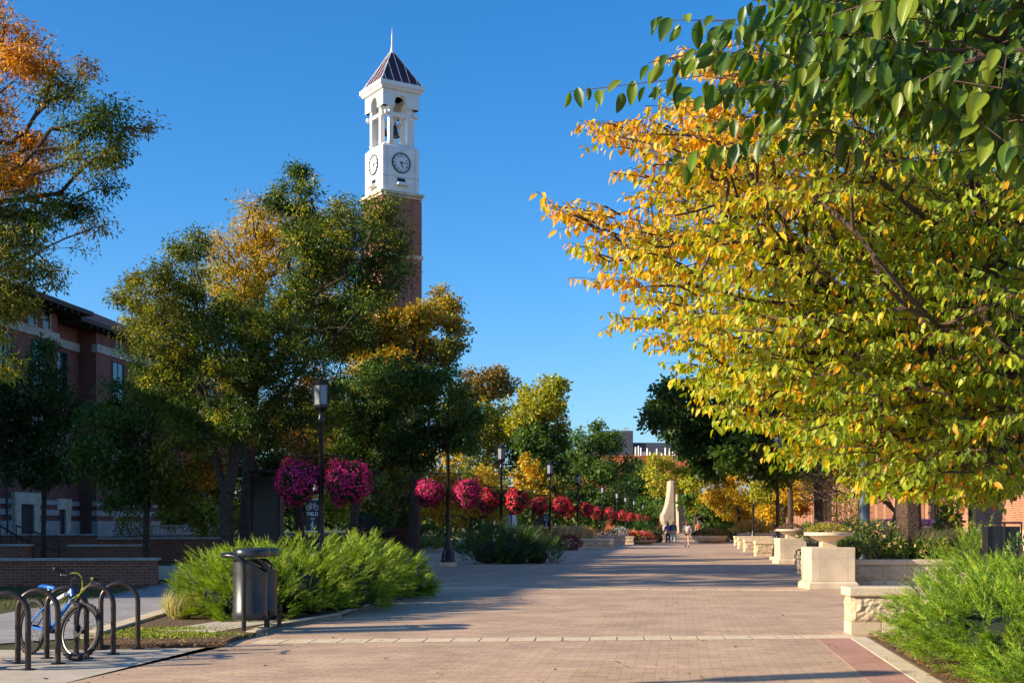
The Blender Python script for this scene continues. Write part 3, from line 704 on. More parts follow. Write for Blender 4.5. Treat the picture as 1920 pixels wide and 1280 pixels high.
def banner(parent):
    """double sided banner left of the pole, in the plane y = -0.02"""
    x0, x1, zb, zt = -.42, -.04, 1.24, 2.36; xc = (x0 + x1) / 2
    def arc(z, up, h):
        return [(x0 + (x1 - x0) * k / 10, z + h * math.sin(math.pi * k / 10) * up) for k in range(11)]
    def slab(poly, y0, y1, name, m, par):
        n = len(poly); mb = MB()
        mb.add([(x, y0, z) for x, z in poly] + [(x, y1, z) for x, z in poly], [tuple(range(n)), tuple(range(2 * n - 1, n - 1, -1))] + [(i, i + n, (i + 1) % n + n, (i + 1) % n) for i in range(n)])
        return mb.build(name, m, par)
    b = slab([(x0, zb + .13), (x1, zb + .13), (x1, zt - .15), (x0, zt - .15)], -.035, -.015, 'banner', M['navy'], parent)
    slab([(x0, zt - .12), (x1, zt - .12)] + arc(zt - .04, 1, .05)[::-1], -.035, -.015, 'banner_end', M['yellow'], b)
    slab(arc(zb + .03, -1, .05) + [(x1, zb + .11), (x0, zb + .11)], -.035, -.015, 'banner_end', M['yellow'], b)
    slab([(x0, zt - .15), (x1, zt - .15), (x1, zt - .12), (x0, zt - .12)], -.037, -.013, 'banner_stripe', M['paintwhite'], b)
    slab([(x0, zb + .11), (x1, zb + .11), (x1, zb + .13), (x0, zb + .13)], -.037, -.013, 'banner_stripe', M['paintwhite'], b)
    mb = MB(); y = -.040
    F = Matrix.Translation((xc, y, 0)) @ Matrix.Rotation(rad(90), 4, 'X')
    for (t, sz, z) in (('YIELD', .135, 1.785), ('TO', .085, 1.665)):
        vs, fs = text_polys(t, sz); mb.add([(v.x * .92, v.y, 0) for v in vs], fs, F @ Matrix.Translation((0, z, 0)))
    mb.build('banner_lettering', M['paintwhite'], b)
    mb = MB(); zc = 2.0
    for sx in (-1, 1): mb.tube([(xc + sx * .105 + .062 * math.cos(a * math.pi / 10), y, zc + .062 * math.sin(a * math.pi / 10)) for a in range(20)], .008, 4, True)
    def ln(*p): mb.tube([(xc + a, y - .002, zc + c) for a, c in p], .008, 4)
    ln((-.105, 0), (-.045, .10), (.065, .10), (.105, 0)); ln((-.045, .10), (.0, 0), (.065, .10)); ln((-.105, 0), (0, 0)); ln((-.045, .10), (-.055, .125)); ln((-.08, .128), (-.035, .128)); ln((.065, .10), (.055, .13), (.085, .135))
    mb.build('bicycle_symbol', M['paintwhite'], b)
    mb = MB(); z0 = 1.40
    mb.lathe([(.022, 0), (.022, .004)], 12, T=Matrix.Translation((xc, y, z0 + .205)) @ Matrix.Rotation(rad(90), 4, 'X'))
    def lm(r, *p): mb.tube([(xc + a, y - .001, z0 + c) for a, c in p], r, 5)
    lm(.022, (0, .165), (.0, .09)); lm(.012, (0, .09), (-.02, .04), (-.042, 0)); lm(.012, (0, .09), (.03, .045), (.05, 0)); lm(.009, (-.01, .17), (-.05, .12), (-.055, .09)); lm(.009, (.01, .165), (.05, .12))
    mb.build('walker_symbol', M['paintwhite'], b)
def make_lamp(label, loc, arms=True, ban=False, group='black lantern street lamps', rz=0.0, m='blackmetal'):
    t = thing('street_lamp', label, 'street lamp', loc, rz, group)
    mb = MB(); mb.lathe([(.36, -.1), (.36, .14)], 8, ph=rad(22.5)); mb.build('footing', M['limestone'], t, bevel=.02)
    mb = MB(); mb.lathe([(.26, .14), (.26, .22), (.235, .25), (.24, .42), (.20, .50), (.165, .60), (.12, .80), (.10, 1.0), (.088, 1.04)], 16); mb.build('base', M[m], t, smooth=True)
    mb = MB(); mb.lathe([(.088, 1.0), (.062, 4.3), (.09, 4.34), (.10, 4.42), (.07, 4.50), (.055, 4.58), (.08, 4.66)], 14); mb.build('pole', M[m], t, smooth=True)
    ln = MB(); ln.lathe([(.08, 4.62), (.12, 4.66), (.22, 4.74), (.235, 4.80), (.235, 4.83)], 6, ph=rad(30))
    ln.lathe([(.255, 5.36), (.265, 5.40), (.20, 5.47), (.10, 5.53), (.05, 5.56), (.03, 5.60)], 6, ph=rad(30))
    for k in range(6):
        a = rad(30 + 60 * k); ln.tube([(.222 * math.cos(a), .222 * math.sin(a), 4.82), (.235 * math.cos(a), .235 * math.sin(a), 5.37)], .016, 4)
    lo = ln.build('lantern', M[m], t)
    g = MB(); g.lathe([(.205, 4.832), (.215, 5.358)], 6, ph=rad(30)); g.build('glass', M['glass'], lo)
    g = MB(); g.lathe([(.07, 4.835), (.07, 5.35)], 8); 
    if arms:
        a = MB(); a.tube([(-.72, 0, 3.42), (.72, 0, 3.42)], .022, 6)
        for sx in (-1, 1): a.tube([(sx * .08, 0, 3.05), (sx * .3, 0, 3.3), (sx * .5, 0, 3.41)], .015, 5)
        a.build('basket_arm', M[m], t)
    if ban: 
        a = MB(); a.tube([(-.43, 0, 2.40), (0, 0, 2.40)], .012, 5); a.tube([(-.43, 0, 1.20), (0, 0, 1.20)], .012, 5); a.build('banner_arm', M[m], t)
        banner(t)
    return t
def make_basket(label, loc, seed, nf=2300, fs=.062, reds=((.85, .014, .20), (.72, .008, .16), (.88, .06, .32), (.52, .005, .10))):
    t = thing('hanging_basket', label, 'flower basket', loc, 0, 'flower baskets hanging from the lamps')
    rs = np.random.RandomState(seed); n = nf
    d = unit(rs.normal(size=(n, 3))); d = d[d[:, 2] > -.93]; n = len(d)
    lump = 1 + .11 * np.sin(d[:, 0] * 5 + seed) + .06 * np.sin(d[:, 1] * 6 + d[:, 2] * 4) + .05 * np.sin(d[:, 2] * 9 + d[:, 0] * 7 + seed)
    rx = .60 - .16 * np.clip(-d[:, 2] - .1, 0, 1)
    P = d * np.stack([rx, rx, np.full(n, .62)], 1) * lump[:, None] * (1 + rs.normal(0, .055, n))[:, None]
    N = unit(d + rs.normal(0, .35, (n, 3))); A = unit(np.cross(N, rs.normal(size=(n, 3))))
    gm = np.sin(d[:, 0] * 3.3 + seed * 1.7) * np.cos(d[:, 2] * 3.1 + seed) > .62       # greener patches
    green = (rs.rand(n) < np.where(gm, .6, .12))
    C = jit(reds, n, .25)
    scatter('flowers', P[~green], A[~green], N[~green], fs * rs.uniform(.8, 1.25, (~green).sum()), PETAL, C[~green], M['petal'], t)
    P2 = d * np.stack([rx, rx, np.full(n, .62)], 1) * (lump * (.93 + .05 * rs.rand(n)))[:, None]
    s2 = rs.rand(n) < .75
    scatter('foliage', P2[s2], unit(d + rs.normal(0, .7, (n, 3)) - np.array([0, 0, .4]))[s2], d[s2], fs * rs.uniform(.9, 1.5, s2.sum()), OVAL, jit(((.05, .10, .02), (.08, .13, .03), (.035, .07, .015)), int(s2.sum())), M['leaf'], t)
    c = MB(); c.lathe([(.05, -.5), (.36, -.42), (.5, -.1), (.5, .15), (.36, .42), (.05, .52)], 14); c.build('planter_core', M['core'], t, smooth=True)
    h = MB()
    for k in range(3): h.tube([(.3 * math.cos(k * 2.1), .3 * math.sin(k * 2.1), .4), (0, 0, .74)], .006, 4)
    h.build('hanger', M['blackmetal'], t)
    return t
lamps = [  # px, D, what sets it apart, banner
    (602, 35.2, 'tall black lantern street lamp nearest on the left, with the large yield banner', True),
    (840, 47.5, 'black street lamp between the two junipers, its top inside the oak leaves', False),
    (940, 64.5, 'black street lamp behind the dark juniper, its sunlit lantern clear of the trees', False),
    (1031, 82.7, 'smaller black street lamp carrying a small yellow and black yield banner', True),
    (1083, 101.8, 'black street lamp by the stone planter walls, next beyond the small banner', False),
    (1130, 134, 'distant black street lamp left of the orange flower bed', False),
    (1157, 161, 'distant street lamp with a pale lantern, left one of a close pair', False),
    (1173, 186, 'distant street lamp with a pale lantern, right one of a close pair', False),
    (1189, 214, 'distant dark street lamp above the orange flower bed', False),
    (1206, 262, 'tiny far street lamp against the dark tree, next to last of the row', False),
    (1218, 315, 'tiny farthest street lamp of the row, nearest the fountain', False)]
lamp0 = lampb = None; bk = []
red2 = ((.85, .012, .07), (.76, .01, .06), (.88, .06, .11), (.62, .008, .05))
for i, (px, D, lab, ban) in enumerate(lamps):
    p = W(px, HOR, D); loc = (p.x, D, 0.0)
    if ban and lampb is None: lampb = make_lamp(lab, loc, ban=True)
    elif ban: dup(lampb, loc, label=lab)
    elif lamp0 is None: lamp0 = make_lamp(lab, loc)
    else: dup(lamp0, loc, label=lab)
    for k, sx in enumerate((-1, 1)):
        nm = 'flower basket, %s arm of the %s' % (('left', 'right')[k], ('nearest lamp', 'lamp on the stone footing', 'lamp behind the dark juniper', 'small banner lamp', 'lamp by the stone planters', 'lamp left of the orange flowers', 'left lamp of the far pale pair', 'right lamp of the far pale pair', 'far dark lamp over the orange flowers', 'next to last far lamp', 'farthest lamp')[i])
        nm = ('round magenta ' if i < 2 else 'round crimson ') + nm
        bl = (p.x + sx * .70, D, 2.68)
        if i == 0: bk.append(make_basket(nm, bl, 3 + k))
        elif i == 2: bk.append(make_basket(nm, bl, 8 + k, 1300, .085, red2))
        elif i == 5: bk.append(make_basket(nm, bl, 12 + k, 500, .14, red2))
        else:
            src = bk[k] if i == 1 else (bk[2 + k] if i < 5 else bk[4 + k])
            dup(src, bl, rz=rad(47 * i + 90 * k), label=nm, scale=(.86, .86, .80 + .08 * k) if i == 1 else (.94 + .05 * ((i * 5 + k) % 3), .95, .90 + .07 * ((i * 7 + 2 * k) % 3)))
for px, D, lab in ((1820, 46, 'black lamp post in front of the right building, its lantern hidden in yellow leaves'), (1752, 52, 'thin black lamp post right of the thick tree trunk'),
                   (1569, 100, 'slim black lamp post far back among the right hand planters'), (1412, 92, 'black lamp post between the yellow trees on the right'), (1458, 56, 'grey lamp post just left of the far pedestal planter')):
    p = W(px, HOR, D); lp = dup(lamp0, (p.x, D, 0.0), label=lab)
    for ch in [c for c in lp.children if c.name.startswith('basket_arm')]: bpy.data.objects.remove(ch)
dup(lamp0, (-9.0, 9.15, 0), label='black street lamp whose thin shadow crosses the foreground paving')
# thick post with peeling grey paint in the right hand bed
t = thing('light_pole', 'thick dark post with peeling grey paint beside the leafy tree trunk', 'pole', (W(1620, 982, 33).x, 33, .3))
mb = MB(); mb.lathe([(.22, 0), (.22, .1), (.17, .35), (.155, .4), (.12, 7.2), (.13, 7.3)], 16); mb.build('pole', M['peel'], t, smooth=True)
mb = MB(); mb.lathe([(.26, -.05), (.26, .06), (.2, .12)], 12); mb.build('base', M['black'], t)

# ---------------------------------------------------------------- hoop racks
def make_hoop():
    t = thing('bike_rack', '', 'bike rack', (0, 0, 0), 0, 'black hoop bike racks on the concrete pad')
    r = .225; pts = [(-r, 0, 0)] + [(-r, 0, z) for z in (.2, .4)] + [(r * math.cos(math.pi * (1 - k / 14)), 0, .585 + r * math.sin(math.pi * k / 14)) for k in range(15)] + [(r, 0, z) for z in (.4, .2, 0)]
    mb = MB(); mb.tube(pts, .031, 14); mb.build('hoop', M['rack'], t, smooth=True)
    for sx in (-1, 1):
        mb = MB(); mb.lathe([(.075, 0), (.075, .010), (.03, .014)], 18, c=(sx * r, 0, 0)); mb.build('flange', M['rack'], t)
    return t
hoops = [(224, 1217, 'black bike rack hoop farthest back, nearest the weedy bed'), (178, 1226, 'second black bike rack hoop from the weedy bed, just right of the blue bike wheel'),
         (125, 1234, 'worn bike rack hoop standing behind the blue bicycle front wheel'), (71, 1244, 'rusty bike rack hoop in front of the blue bicycle frame'), (12, 1256, 'rusty black bike rack hoop at the left picture edge')]
h0 = make_hoop()
for i, (px, py, lab) in enumerate(hoops):
    g = G(px, py)
    if i == 0: h0.location = (g.x, g.y, .006); h0.rotation_euler = (0, 0, rad(3)); h0['label'] = lab
    else: dup(h0, (g.x, g.y, .006), rad((-4, 3, -2, 4)[i - 1]), lab)

# ---------------------------------------------------------------- bicycles
def make_bike(label, loc, rz, lean, paint='blue', steer=6):
    t = thing('bicycle', label, 'bicycle', loc, rz); t.rotation_euler = (rad(lean), 0, rz)
    Rw = .33; RH = Vector((0, 0, Rw)); FH = Vector((1.07, 0, Rw)); BB = Vector((.42, 0, .30)); ST = Vector((.30, 0, .66)); HT = Vector((.80, 0, .80)); HB = Vector((.85, 0, .67))
    mb = MB(); mb.tube([HB + Vector((-.01, 0, .02)), BB], .024, 10); mb.tube([BB, ST], .019, 10); mb.tube([HB - Vector((.015, 0, -.05)), HT], .028, 10)
    for sy in (-1, 1):
        mb.tube([BB + Vector((0, sy * .03, 0)), RH + Vector((.02, sy * .06, 0))], .012, 8); mb.tube([ST + Vector((.01, sy * .02, -.06)), RH + Vector((0, sy * .06, 0))], .010, 8)
    mb.build('frame', M[paint], t, smooth=True)
    mb = MB(); mb.tube([HT + Vector((.0, 0, -.02)), ST + Vector((.0, 0, -.06))], .023, 10); mb.build('top_tube', M['bikewhite'], t, smooth=True)
    S = Matrix.Translation(HB) @ Matrix.Rotation(rad(steer), 4, (HT - HB).normalized()) @ Matrix.Translation(-HB)
    def wheel(c, T, name='wheel'):
        mb = MB(); mb.tube([(c.x + (Rw - .027) * math.cos(a * math.pi / 24), c.y, c.z + (Rw - .027) * math.sin(a * math.pi / 24)) for a in range(48)], .027, 10, True, T)
        for k in range(72):
            a = k * math.pi / 36; q = Matrix.Translation(c) @ Matrix.Rotation(-a, 4, 'Y')
            mb.box(Rw - .004, Rw + .006, -.02 + .012 * (k % 2), .008 + .012 * (k % 2), -.006, .006, T @ q)
        wo = mb.build(name, M['rubber'], t)
        mb = MB(); mb.tube([(c.x + (Rw - .062) * math.cos(a * math.pi / 24), c.y, c.z + (Rw - .062) * math.sin(a * math.pi / 24)) for a in range(48)], .012, 6, True, T); mb.build('rim', M['rim'], wo, smooth=True)
        mb = MB()
        for k in range(28):
            a = k * 2 * math.pi / 28; b = a + (.5 if k % 2 else -.5); sy = .03 * (1 if k % 4 < 2 else -1)
            mb.tube([(c.x + .022 * math.cos(b), c.y + sy, c.z + .022 * math.sin(b)), (c.x + (Rw - .065) * math.cos(a), c.y, c.z + (Rw - .065) * math.sin(a))], .0016, 3, T=T)
        mb.build('spokes', M['rubber'], wo)
        mb = MB(); F = T @ Matrix.Translation(c) @ Matrix.Rotation(rad(90), 4, 'X'); mb.lathe([(.016, -.06), (.024, -.035), (.018, 0), (.024, .035), (.016, .06)], 12, T=F); mb.lathe([(.07, .04), (.07, .043)], 20, T=F); mb.build('hub', M['rubber'], wo, smooth=False)
    wheel(RH, Matrix.Identity(4)); wheel(FH, S)
    mb = MB()
    for sy in (-1, 1): mb.tube([FH + Vector((0, sy * .065, 0)), FH + Vector((-.02, sy * .065, .30)), HB + Vector((.025, sy * .055, -.02))], [.016, .021, .019], 8, T=S)
    mb.tube([HB + Vector((.025, -.065, -.02)), HB + Vector((.025, .065, -.02))], .02, 8, T=S); mb.build('fork', M['black'], t, smooth=True)
    mb = MB(); bz = HT + Vector((-.02, 0, .10)); fx = HT + Vector((.06, 0, .15))
    mb.tube([HT, bz, fx], .017, 8, T=S); mb.tube([fx + Vector((-.04, -.33, .03)), fx + Vector((-.01, -.12, .01)), fx + Vector((0, 0, 0)), fx + Vector((-.01, .12, .01)), fx + Vector((-.04, .33, .03))], .012, 8, T=S); mb.build('handlebar', M['blackmetal'], t, smooth=True)
    for sy in (-1, 1):
        mb = MB(); mb.tube([fx + Vector((-.025, sy * .20, .02)), fx + Vector((-.04, sy * .335, .03))], .017, 8, T=S); mb.build('grip', M['rubber'], t, smooth=True)
        mb = MB(); mb.tube([fx + Vector((0, sy * .17, .0)), fx + Vector((.05, sy * .22, -.02)), fx + Vector((.05, sy * .30, -.03))], .005, 5, T=S); mb.build('brake_lever', M['steel'], t)
    mb = MB(); mb.tube(bez([fx + Vector((.02, -.16, 0)), fx + Vector((.22, -.1, .12)), fx + Vector((.16, .0, -.2)), HB + Vector((0, .02, .0))], 12), .004, 5, T=S); mb.tube(bez([fx + Vector((.02, .16, 0)), fx + Vector((.2, .12, .1)), fx + Vector((.14, .0, -.2)), HB + Vector((0, -.02, .02))], 12), .004, 5, T=S); mb.build('brake_cable', M['cable'], t)
    mb = MB(); mb.tube([ST - Vector((-.01, 0, .05)), ST + Vector((-.03, 0, .12))], .013, 8); mb.build('seat_post', M['steel'], t, smooth=True)
    mb = MB(); c = ST + Vector((-.03, 0, .13))
    sec = [(-.13, .075, .0), (-.09, .08, .012), (-.02, .055, .008), (.06, .028, .004), (.14, .016, -.004)]
    vs = []; fs = []
    for (x, wd, z) in sec:
        for k in range(10):
            a = k * math.pi / 5; vs.append((c.x + x, c.y + wd * math.cos(a), c.z + z + .025 * math.sin(a) + .01))
    for i in range(4):
        for k in range(10): fs.append((i * 10 + k, i * 10 + (k + 1) % 10, i * 10 + 10 + (k + 1) % 10, i * 10 + 10 + k))
    fs += [tuple(range(9, -1, -1)), tuple(range(40, 50))]; mb.add(vs, fs); mb.build('saddle', M[paint], t, smooth=True)
    mb = MB(); F = Matrix.Translation(BB) @ Matrix.Rotation(rad(90), 4, 'X'); mb.lathe([(.09, .045), (.09, .049)], 26, T=F); mb.lathe([(.03, -.06), (.03, .06)], 12, T=F)
    F2 = Matrix.Translation(RH) @ Matrix.Rotation(rad(90), 4, 'X')
    for k in range(5): mb.lathe([(.05 - .006 * k, .045 - .006 * k), (.05 - .006 * k, .048 - .006 * k)], 16, T=F2)
    mb.tube([BB + Vector((0, -.047, .088)), RH + Vector((0, -.04, .045))], .004, 4); mb.tube([BB + Vector((0, -.047, -.088)), RH + Vector((.03, -.04, -.11)), RH + Vector((0, -.04, -.045))], .004, 4)
    cr = mb.build('drivetrain', M['blackmetal'], t)
    for sy, dx, dz in ((-1, -.08, -.14), (1, .08, .14)):
        mb = MB(); mb.tube([BB + Vector((0, sy * .065, 0)), BB + Vector((dx, sy * .075, dz))], .012, 6); mb.build('crank', M['steel'], cr)
        mb = MB(); mb.cbox(BB + Vector((dx, sy * .125, dz)), .09, .09, .022); mb.build('pedal', M['black'], cr, bevel=.005)
    return t
make_bike('blue and white mountain bicycle leaning among the hoop racks, front wheel toward the path', (-5.74, 15.20, .008), rad(-42), -8, steer=14)
make_bike('dark bicycle cut off by the left picture edge, only its front wheel showing', (-6.45, 14.35, .008), rad(-38), 8, 'black', steer=-12)

# ---------------------------------------------------------------- litter bins
def make_bin(label, loc, lidm, rz=0.0):
    t = thing('litter_bin', label, 'litter bin', loc, rz, 'twin litter bins'); r = .245
    mb = MB(); mb.lathe([(r - .015, .16), (r, .18), (r, .30), (r - .004, .305), (r - .004, .80)], 36); 
    # upper rim rises toward the back (left) and leaves the opening free on the right
    n = 36; vs = []; fs = []
    for k in range(n):
        a = 2 * math.pi * k / n; h = .82 + .18 * min(1, 2.6 * (0.5 - 0.5 * math.cos(a))) ** 1.2
        for (rr, z) in ((r - .004, .795), (r - .004, h), (r - .022, h), (r - .022, .795)): vs.append((rr * math.cos(a), rr * math.sin(a), z))
    for k in range(n):
        j = (k + 1) % n
        for q in range(3): fs.append((4 * k + q, 4 * j + q, 4 * j + q + 1, 4 * k + q + 1))
    mb.add(vs, fs); mb.build('body', M['binbody'], t, smooth=True)
    mb = MB(); mb.lathe([(r - .03, .77), (r - .03, .803)], 24); mb.build('inner_liner', M['black'], t)
    mb = MB(); mb.lathe([(.235, 1.035), (.258, 1.04), (.264, 1.055), (.264, 1.125), (.252, 1.145), (.20, 1.158), (.01, 1.165)], 36, c=(.02, 0, 0)); mb.build('lid', M[lidm], t, smooth=True)
    mb = MB(); mb.tube([(-.12, .1, .8), (-.12, .1, 1.06)], .012, 6); mb.tube([(-.12, -.1, .8), (-.12, -.1, 1.06)], .012, 6); mb.build('lid_stay', M['blackmetal'], t)
    return t
gb = G(466, 1188)
t = make_bin('front litter bin of the twin black pair, with a grey black lid', (gb.x, gb.y + .12, .045), 'lid')
fr = thing('pipe_stand', 'black bent pipe stand with a rounded handle that carries the litter bins', 'bin stand', (gb.x, gb.y, .065))
mb = MB(); mb.tube([(-.33, -.02, 1.045)] + bez([(-.31, -.10, 1.045), (-.20, -.19, 1.045), (-.02, -.22, 1.05), (-.02, -.22, .86)], 10) + [(-.02, -.22, 0)], .033, 14); mb.build('front_post', M['blackmetal'], fr, smooth=True)
mb = MB(); mb.tube(bez([(-.33, -.03, 1.045), (-.42, .1, 1.045), (-.42, .3, 1.045), (-.28, .42, 1.045)], 10), .033, 14); mb.build('handle', M['blackmetal'], fr, smooth=True)
mb = MB(); mb.box(.16, .24, .30, .315, 0, .25); mb.build('foot', M['blackmetal'], fr)
mb = MB(); mb.tube([(.26, .95, 0), (.26, .95, .3)], .035, 10); mb.tube([(.0, .3, .22), (.26, .95, .22)], .02, 8); mb.build('rear_post', M['blackmetal'], fr, smooth=True)
t = make_bin('rear litter bin of the twin black pair, with a dark green lid', (gb.x + .03, gb.y + .70, .045), 'lidgreen')

# ---------------------------------------------------------------- dark kiosk behind the bushes
t = thing('information_kiosk', 'tall dark pillar kiosk with brown edge posts behind the bright juniper', 'kiosk', (W(502, 982, 44).x, 44, 0))
mb = MB(); mb.box(-.46, .42, -.3, .3, 0, 3.2); mb.build('panel', M['black'], t, bevel=.02)
for x in (-.5, .44):
    mb = MB(); mb.box(x - .045, x + .045, -.33, .33, 0, 3.3); mb.build('post', M['woodpost'], t, bevel=.01)
mb = MB(); mb.box(-.6, .56, -.4, .4, 3.301, 3.4); mb.build('roof', M['woodpost'], t, bevel=.01)
t = thing('notice_board', 'small blue and white notice board behind the dark juniper by the third lamp', 'sign', (W(959, 982, 74).x, 74, 0))
mb = MB(); mb.box(-.28, -.02, -.02, .02, 1.2, 2.1); mb.build('panel', M['glass'], t); mb = MB(); mb.box(.04, .28, -.02, .02, 1.2, 2.1); mb.build('panel', M['clock'], t)
mb = MB(); mb.tube([(.01, 0, 0), (.01, 0, 2.15)], .03, 8); mb.build('post', M['black'], t)

# ---------------------------------------------------------------- masonry: walls of the left terrace
def brick_wall(label, a, b, th, h, z=0.0, cap=.07, endstone=False, name='garden_wall'):
    a, b = Vector(a), Vector(b); d = (b - a); L = d.length; t = thing(name, label, 'wall', (a.x, a.y, z), math.atan2(d.y, d.x))
    mb = MB(); mb.box(0, L, 0, th, 0, h - cap); mb.build('brickwork', M['brick_wall'], t)
    mb = MB(); mb.box(-.06, L + .06, -.06, th + .06, h - cap + .001, h); mb.build('coping', M['greystone'], t, bevel=.012)
    return t
brick_wall('low dark brick wall with pale coping ending just left of the bright juniper', (-19, 31.0), (-8.95, 32.2), .35, .70)
brick_wall('short brick wall with coping between the stair rail and the small trunk', (W(130, 0, 43).x, 43), (W(270, 0, 43).x, 43.2), .4, .86)
brick_wall('brick wall stub with coping at the far left edge behind the racks', (-20, 40), (W(46, 0, 40).x, 40.3), .4, .92)
brick_wall('upper brick retaining wall in front of the building entrance', (W(40, 0, 55.5).x - 9, 54.5), (W(178, 0, 55.5).x, 55.6), .4, 1.12)
brick_wall('long dark brick wall behind the two small trees', (W(185, 0, 52).x, 52), (W(478, 0, 52).x, 53.2), .4, 1.0)
t = thing('stone_block', 'pale concrete seat block at the end of the low brick wall', 'block', (W(306, 0, 35).x, 35.5, 0)); mb = MB(); mb.box(-.35, .6, 0, .5, 0, .38); mb.build('block', M['concrete'], t, bevel=.02)
def railing(label, a, b, h, n, z0, z1, name='stair_railing', m='black'):
    a, b = Vector(a), Vector(b); t = thing(name, label, 'railing', (a.x, a.y, 0))
    d = b - a
    mb = MB(); mb.tube([(0, 0, z0 + h), (d.x, d.y, z1 + h)], .03, 8); mb.tube([(0, 0, z0 + h * .5), (d.x, d.y, z1 + h * .5)], .02, 6); mb.build('handrail', M[m], t, smooth=True)
    for k in range(n + 1):
        f = k / n; z = z0 + (z1 - z0) * f; mb = MB(); mb.tube([(d.x * f, d.y * f, z), (d.x * f, d.y * f, z + h)], .022, 6); mb.build('baluster', M[m], t)
railing('black stair rail slanting down at the far left in front of the entrance', (W(0, 0, 42).x, 42.0), (W(58, 0, 41).x, 41.2), .75, 3, .75, .12)
railing('black handrail stepping down beside the stair rail, nearer the small trunk', (W(22, 0, 44).x, 44.4), (W(98, 0, 43).x, 43.6), .8, 3, .7, .2)
railing('pale metal fence seen between the trunks in front of the building base', (W(250, 0, 56).x, 56.6), (W(335, 0, 56).x, 57.3), .75, 13, .72, .72, 'metal_fence', 'greystone')

# ---------------------------------------------------------------- limestone walls, benches and pedestal planters on the right
def rock_wall(label, a, L, H, th, rz, cap=.13, base=.18, seed=1, name='stone_wall', cat='wall', blk=.75, z=0):
    t = thing(name, label, cat, (a[0], a[1], z), rz); rs = np.random.RandomState(seed)
    mb = MB(); nb = max(1, int(L / .38)); 
    for k in range(nb):
        x = L * k / nb; mb.box(x + .004, x + L / nb - .004, .02, th - .02, 0, base - .004)
    mb.build('base_course', M['limestone'], t, bevel=.008)
    nb = max(1, round(L / blk)); bl = L / nb
    for face in range(2):
        pass
    mb = MB(); z0, z1 = base, H - cap; nx, nz = 14, 8
    def face(P0, ux, uz, nrm, LL):
        vs = []; fs = []
        ph = rs.rand(6) * 6
        for j in range(nz + 1):
            for i in range(nx + 1):
                u, v = i / nx, j / nz; e = min(u * LL, (1 - u) * LL, .09) * min(v * (z1 - z0), (1 - v) * (z1 - z0), .09) / .0081
                hgt = (.012 + .030 * (math.sin(u * LL * 9 + ph[0] + 2 * v) * math.cos(v * 7 + ph[1] + u * 3) + 1) / 2 + .03 * rs.rand()) * min(1, e) ** .5
                vs.append(P0 + ux * (u * LL) + uz * (v * (z1 - z0)) + nrm * hgt)
        for j in range(nz):
            for i in range(nx):
                a0 = j * (nx + 1) + i; fs.append((a0, a0 + 1, a0 + nx + 2, a0 + nx + 1))
        mb.add(vs, fs)
    X, Y, Zv = Vector((1, 0, 0)), Vector((0, 1, 0)), Vector((0, 0, 1))
    for k in range(nb):
        face(Vector((k * bl + .003, .03, z0)), X, Zv, -Y, bl - .006); face(Vector(((k + 1) * bl - .003, th - .03, z0)), -X, Zv, Y, bl - .006)
    face(Vector((.025, th - .03, z0)), -Y, Zv, -X, th - .06); face(Vector((L - .025, .03, z0)), Y, Zv, X, th - .06)
    mb.box(.028, L - .028, .033, th - .033, z0 - .002, z1)
    mb.build('rough_course', M['rockface'], t)
    mb = MB(); nc = max(1, round(L / 1.2))
    for k in range(nc): mb.box(L * k / nc - (.03 if k == 0 else -.003), L * (k + 1) / nc + (.03 if k == nc - 1 else -.003), -.03, th + .03, z1 + .001, H)
    mb.build('coping', M['limestone'], t, bevel=.018)
    return t
rock_wall('nearest low limestone wall, its rough end jutting onto the paving beside the right juniper', (4.74, 17.9), 2.6, .67, .42, rad(0), seed=3)
rock_wall('limestone wall with rough face running behind the front pedestal planter to the tree', (W(1600, 0, 31).x, 31.0), 6.5, .69, .45, rad(0), seed=5)
def pedestal(label, loc, s=1.0, pal=((.42, .34, .05), (.5, .42, .08), (.25, .26, .05)), rz=0.0):
    t = thing('pedestal_planter', label, 'planter', loc, rz, 'pedestal planters along the mall')
    mb = MB(); mb.box(-.59, .59, -.59, .59, 0, .14); mb.prism([(-.59, -.59), (.59, -.59), (.59, .59), (-.59, .59)], .1401, .20, top=[(-.53, -.53), (.53, -.53), (.53, .53), (-.53, .53)])
    mb.box(-.525, .525, -.525, .525, .2, 1.0); mb.build('pedestal', M['limestone'], t, bevel=.018)
    mb = MB()
    for a in range(4):
        T = Matrix.Rotation(a * math.pi / 2, 4, 'Z')
        for x in (-.32, .34): mb.box(x - .003, x + .003, -.527, -.52, .02, .93, T)
        mb.box(-.52, .52, -.528, -.52, .74, .746, T)
    mb.build('joint_line', M['seam'], t)
    mb = MB(); mb.cbox((0, 0, 1.07), .34, .34, .14); mb.lathe([(.17, 1.12), (.36, 1.20), (.46, 1.27), (.48, 1.275)], 32); mb.lathe([(.55, 1.276), (.56, 1.285), (.56, 1.345), (.545, 1.355), (.47, 1.356), (.47, 1.31)], 36)
    mb.build('bowl', M['limestone'], t, smooth=True)
    n = 1100; a = R.rand(n) * 2 * math.pi; r = np.sqrt(R.rand(n)) * .5; P = np.stack([r * np.cos(a), r * np.sin(a), 1.34 + .17 * (1 - (r / .5) ** 3) + R.rand(n) * .06], 1)
    scatter('flowers', P, unit(R.normal(size=(n, 3)) * [1, 1, .3] + [0, 0, .5]), unit(R.normal(size=(n, 3)) * .5 + [0, 0, 1]), .055 * R.uniform(.7, 1.3, n), DIA, jit(pal, n), M['leaf'], t)
    return t
pl0 = pedestal('pale limestone pedestal planter in full sun holding a bowl of yellow foliage', (W(1559, 982, 30.4).x, 30.75, 0))
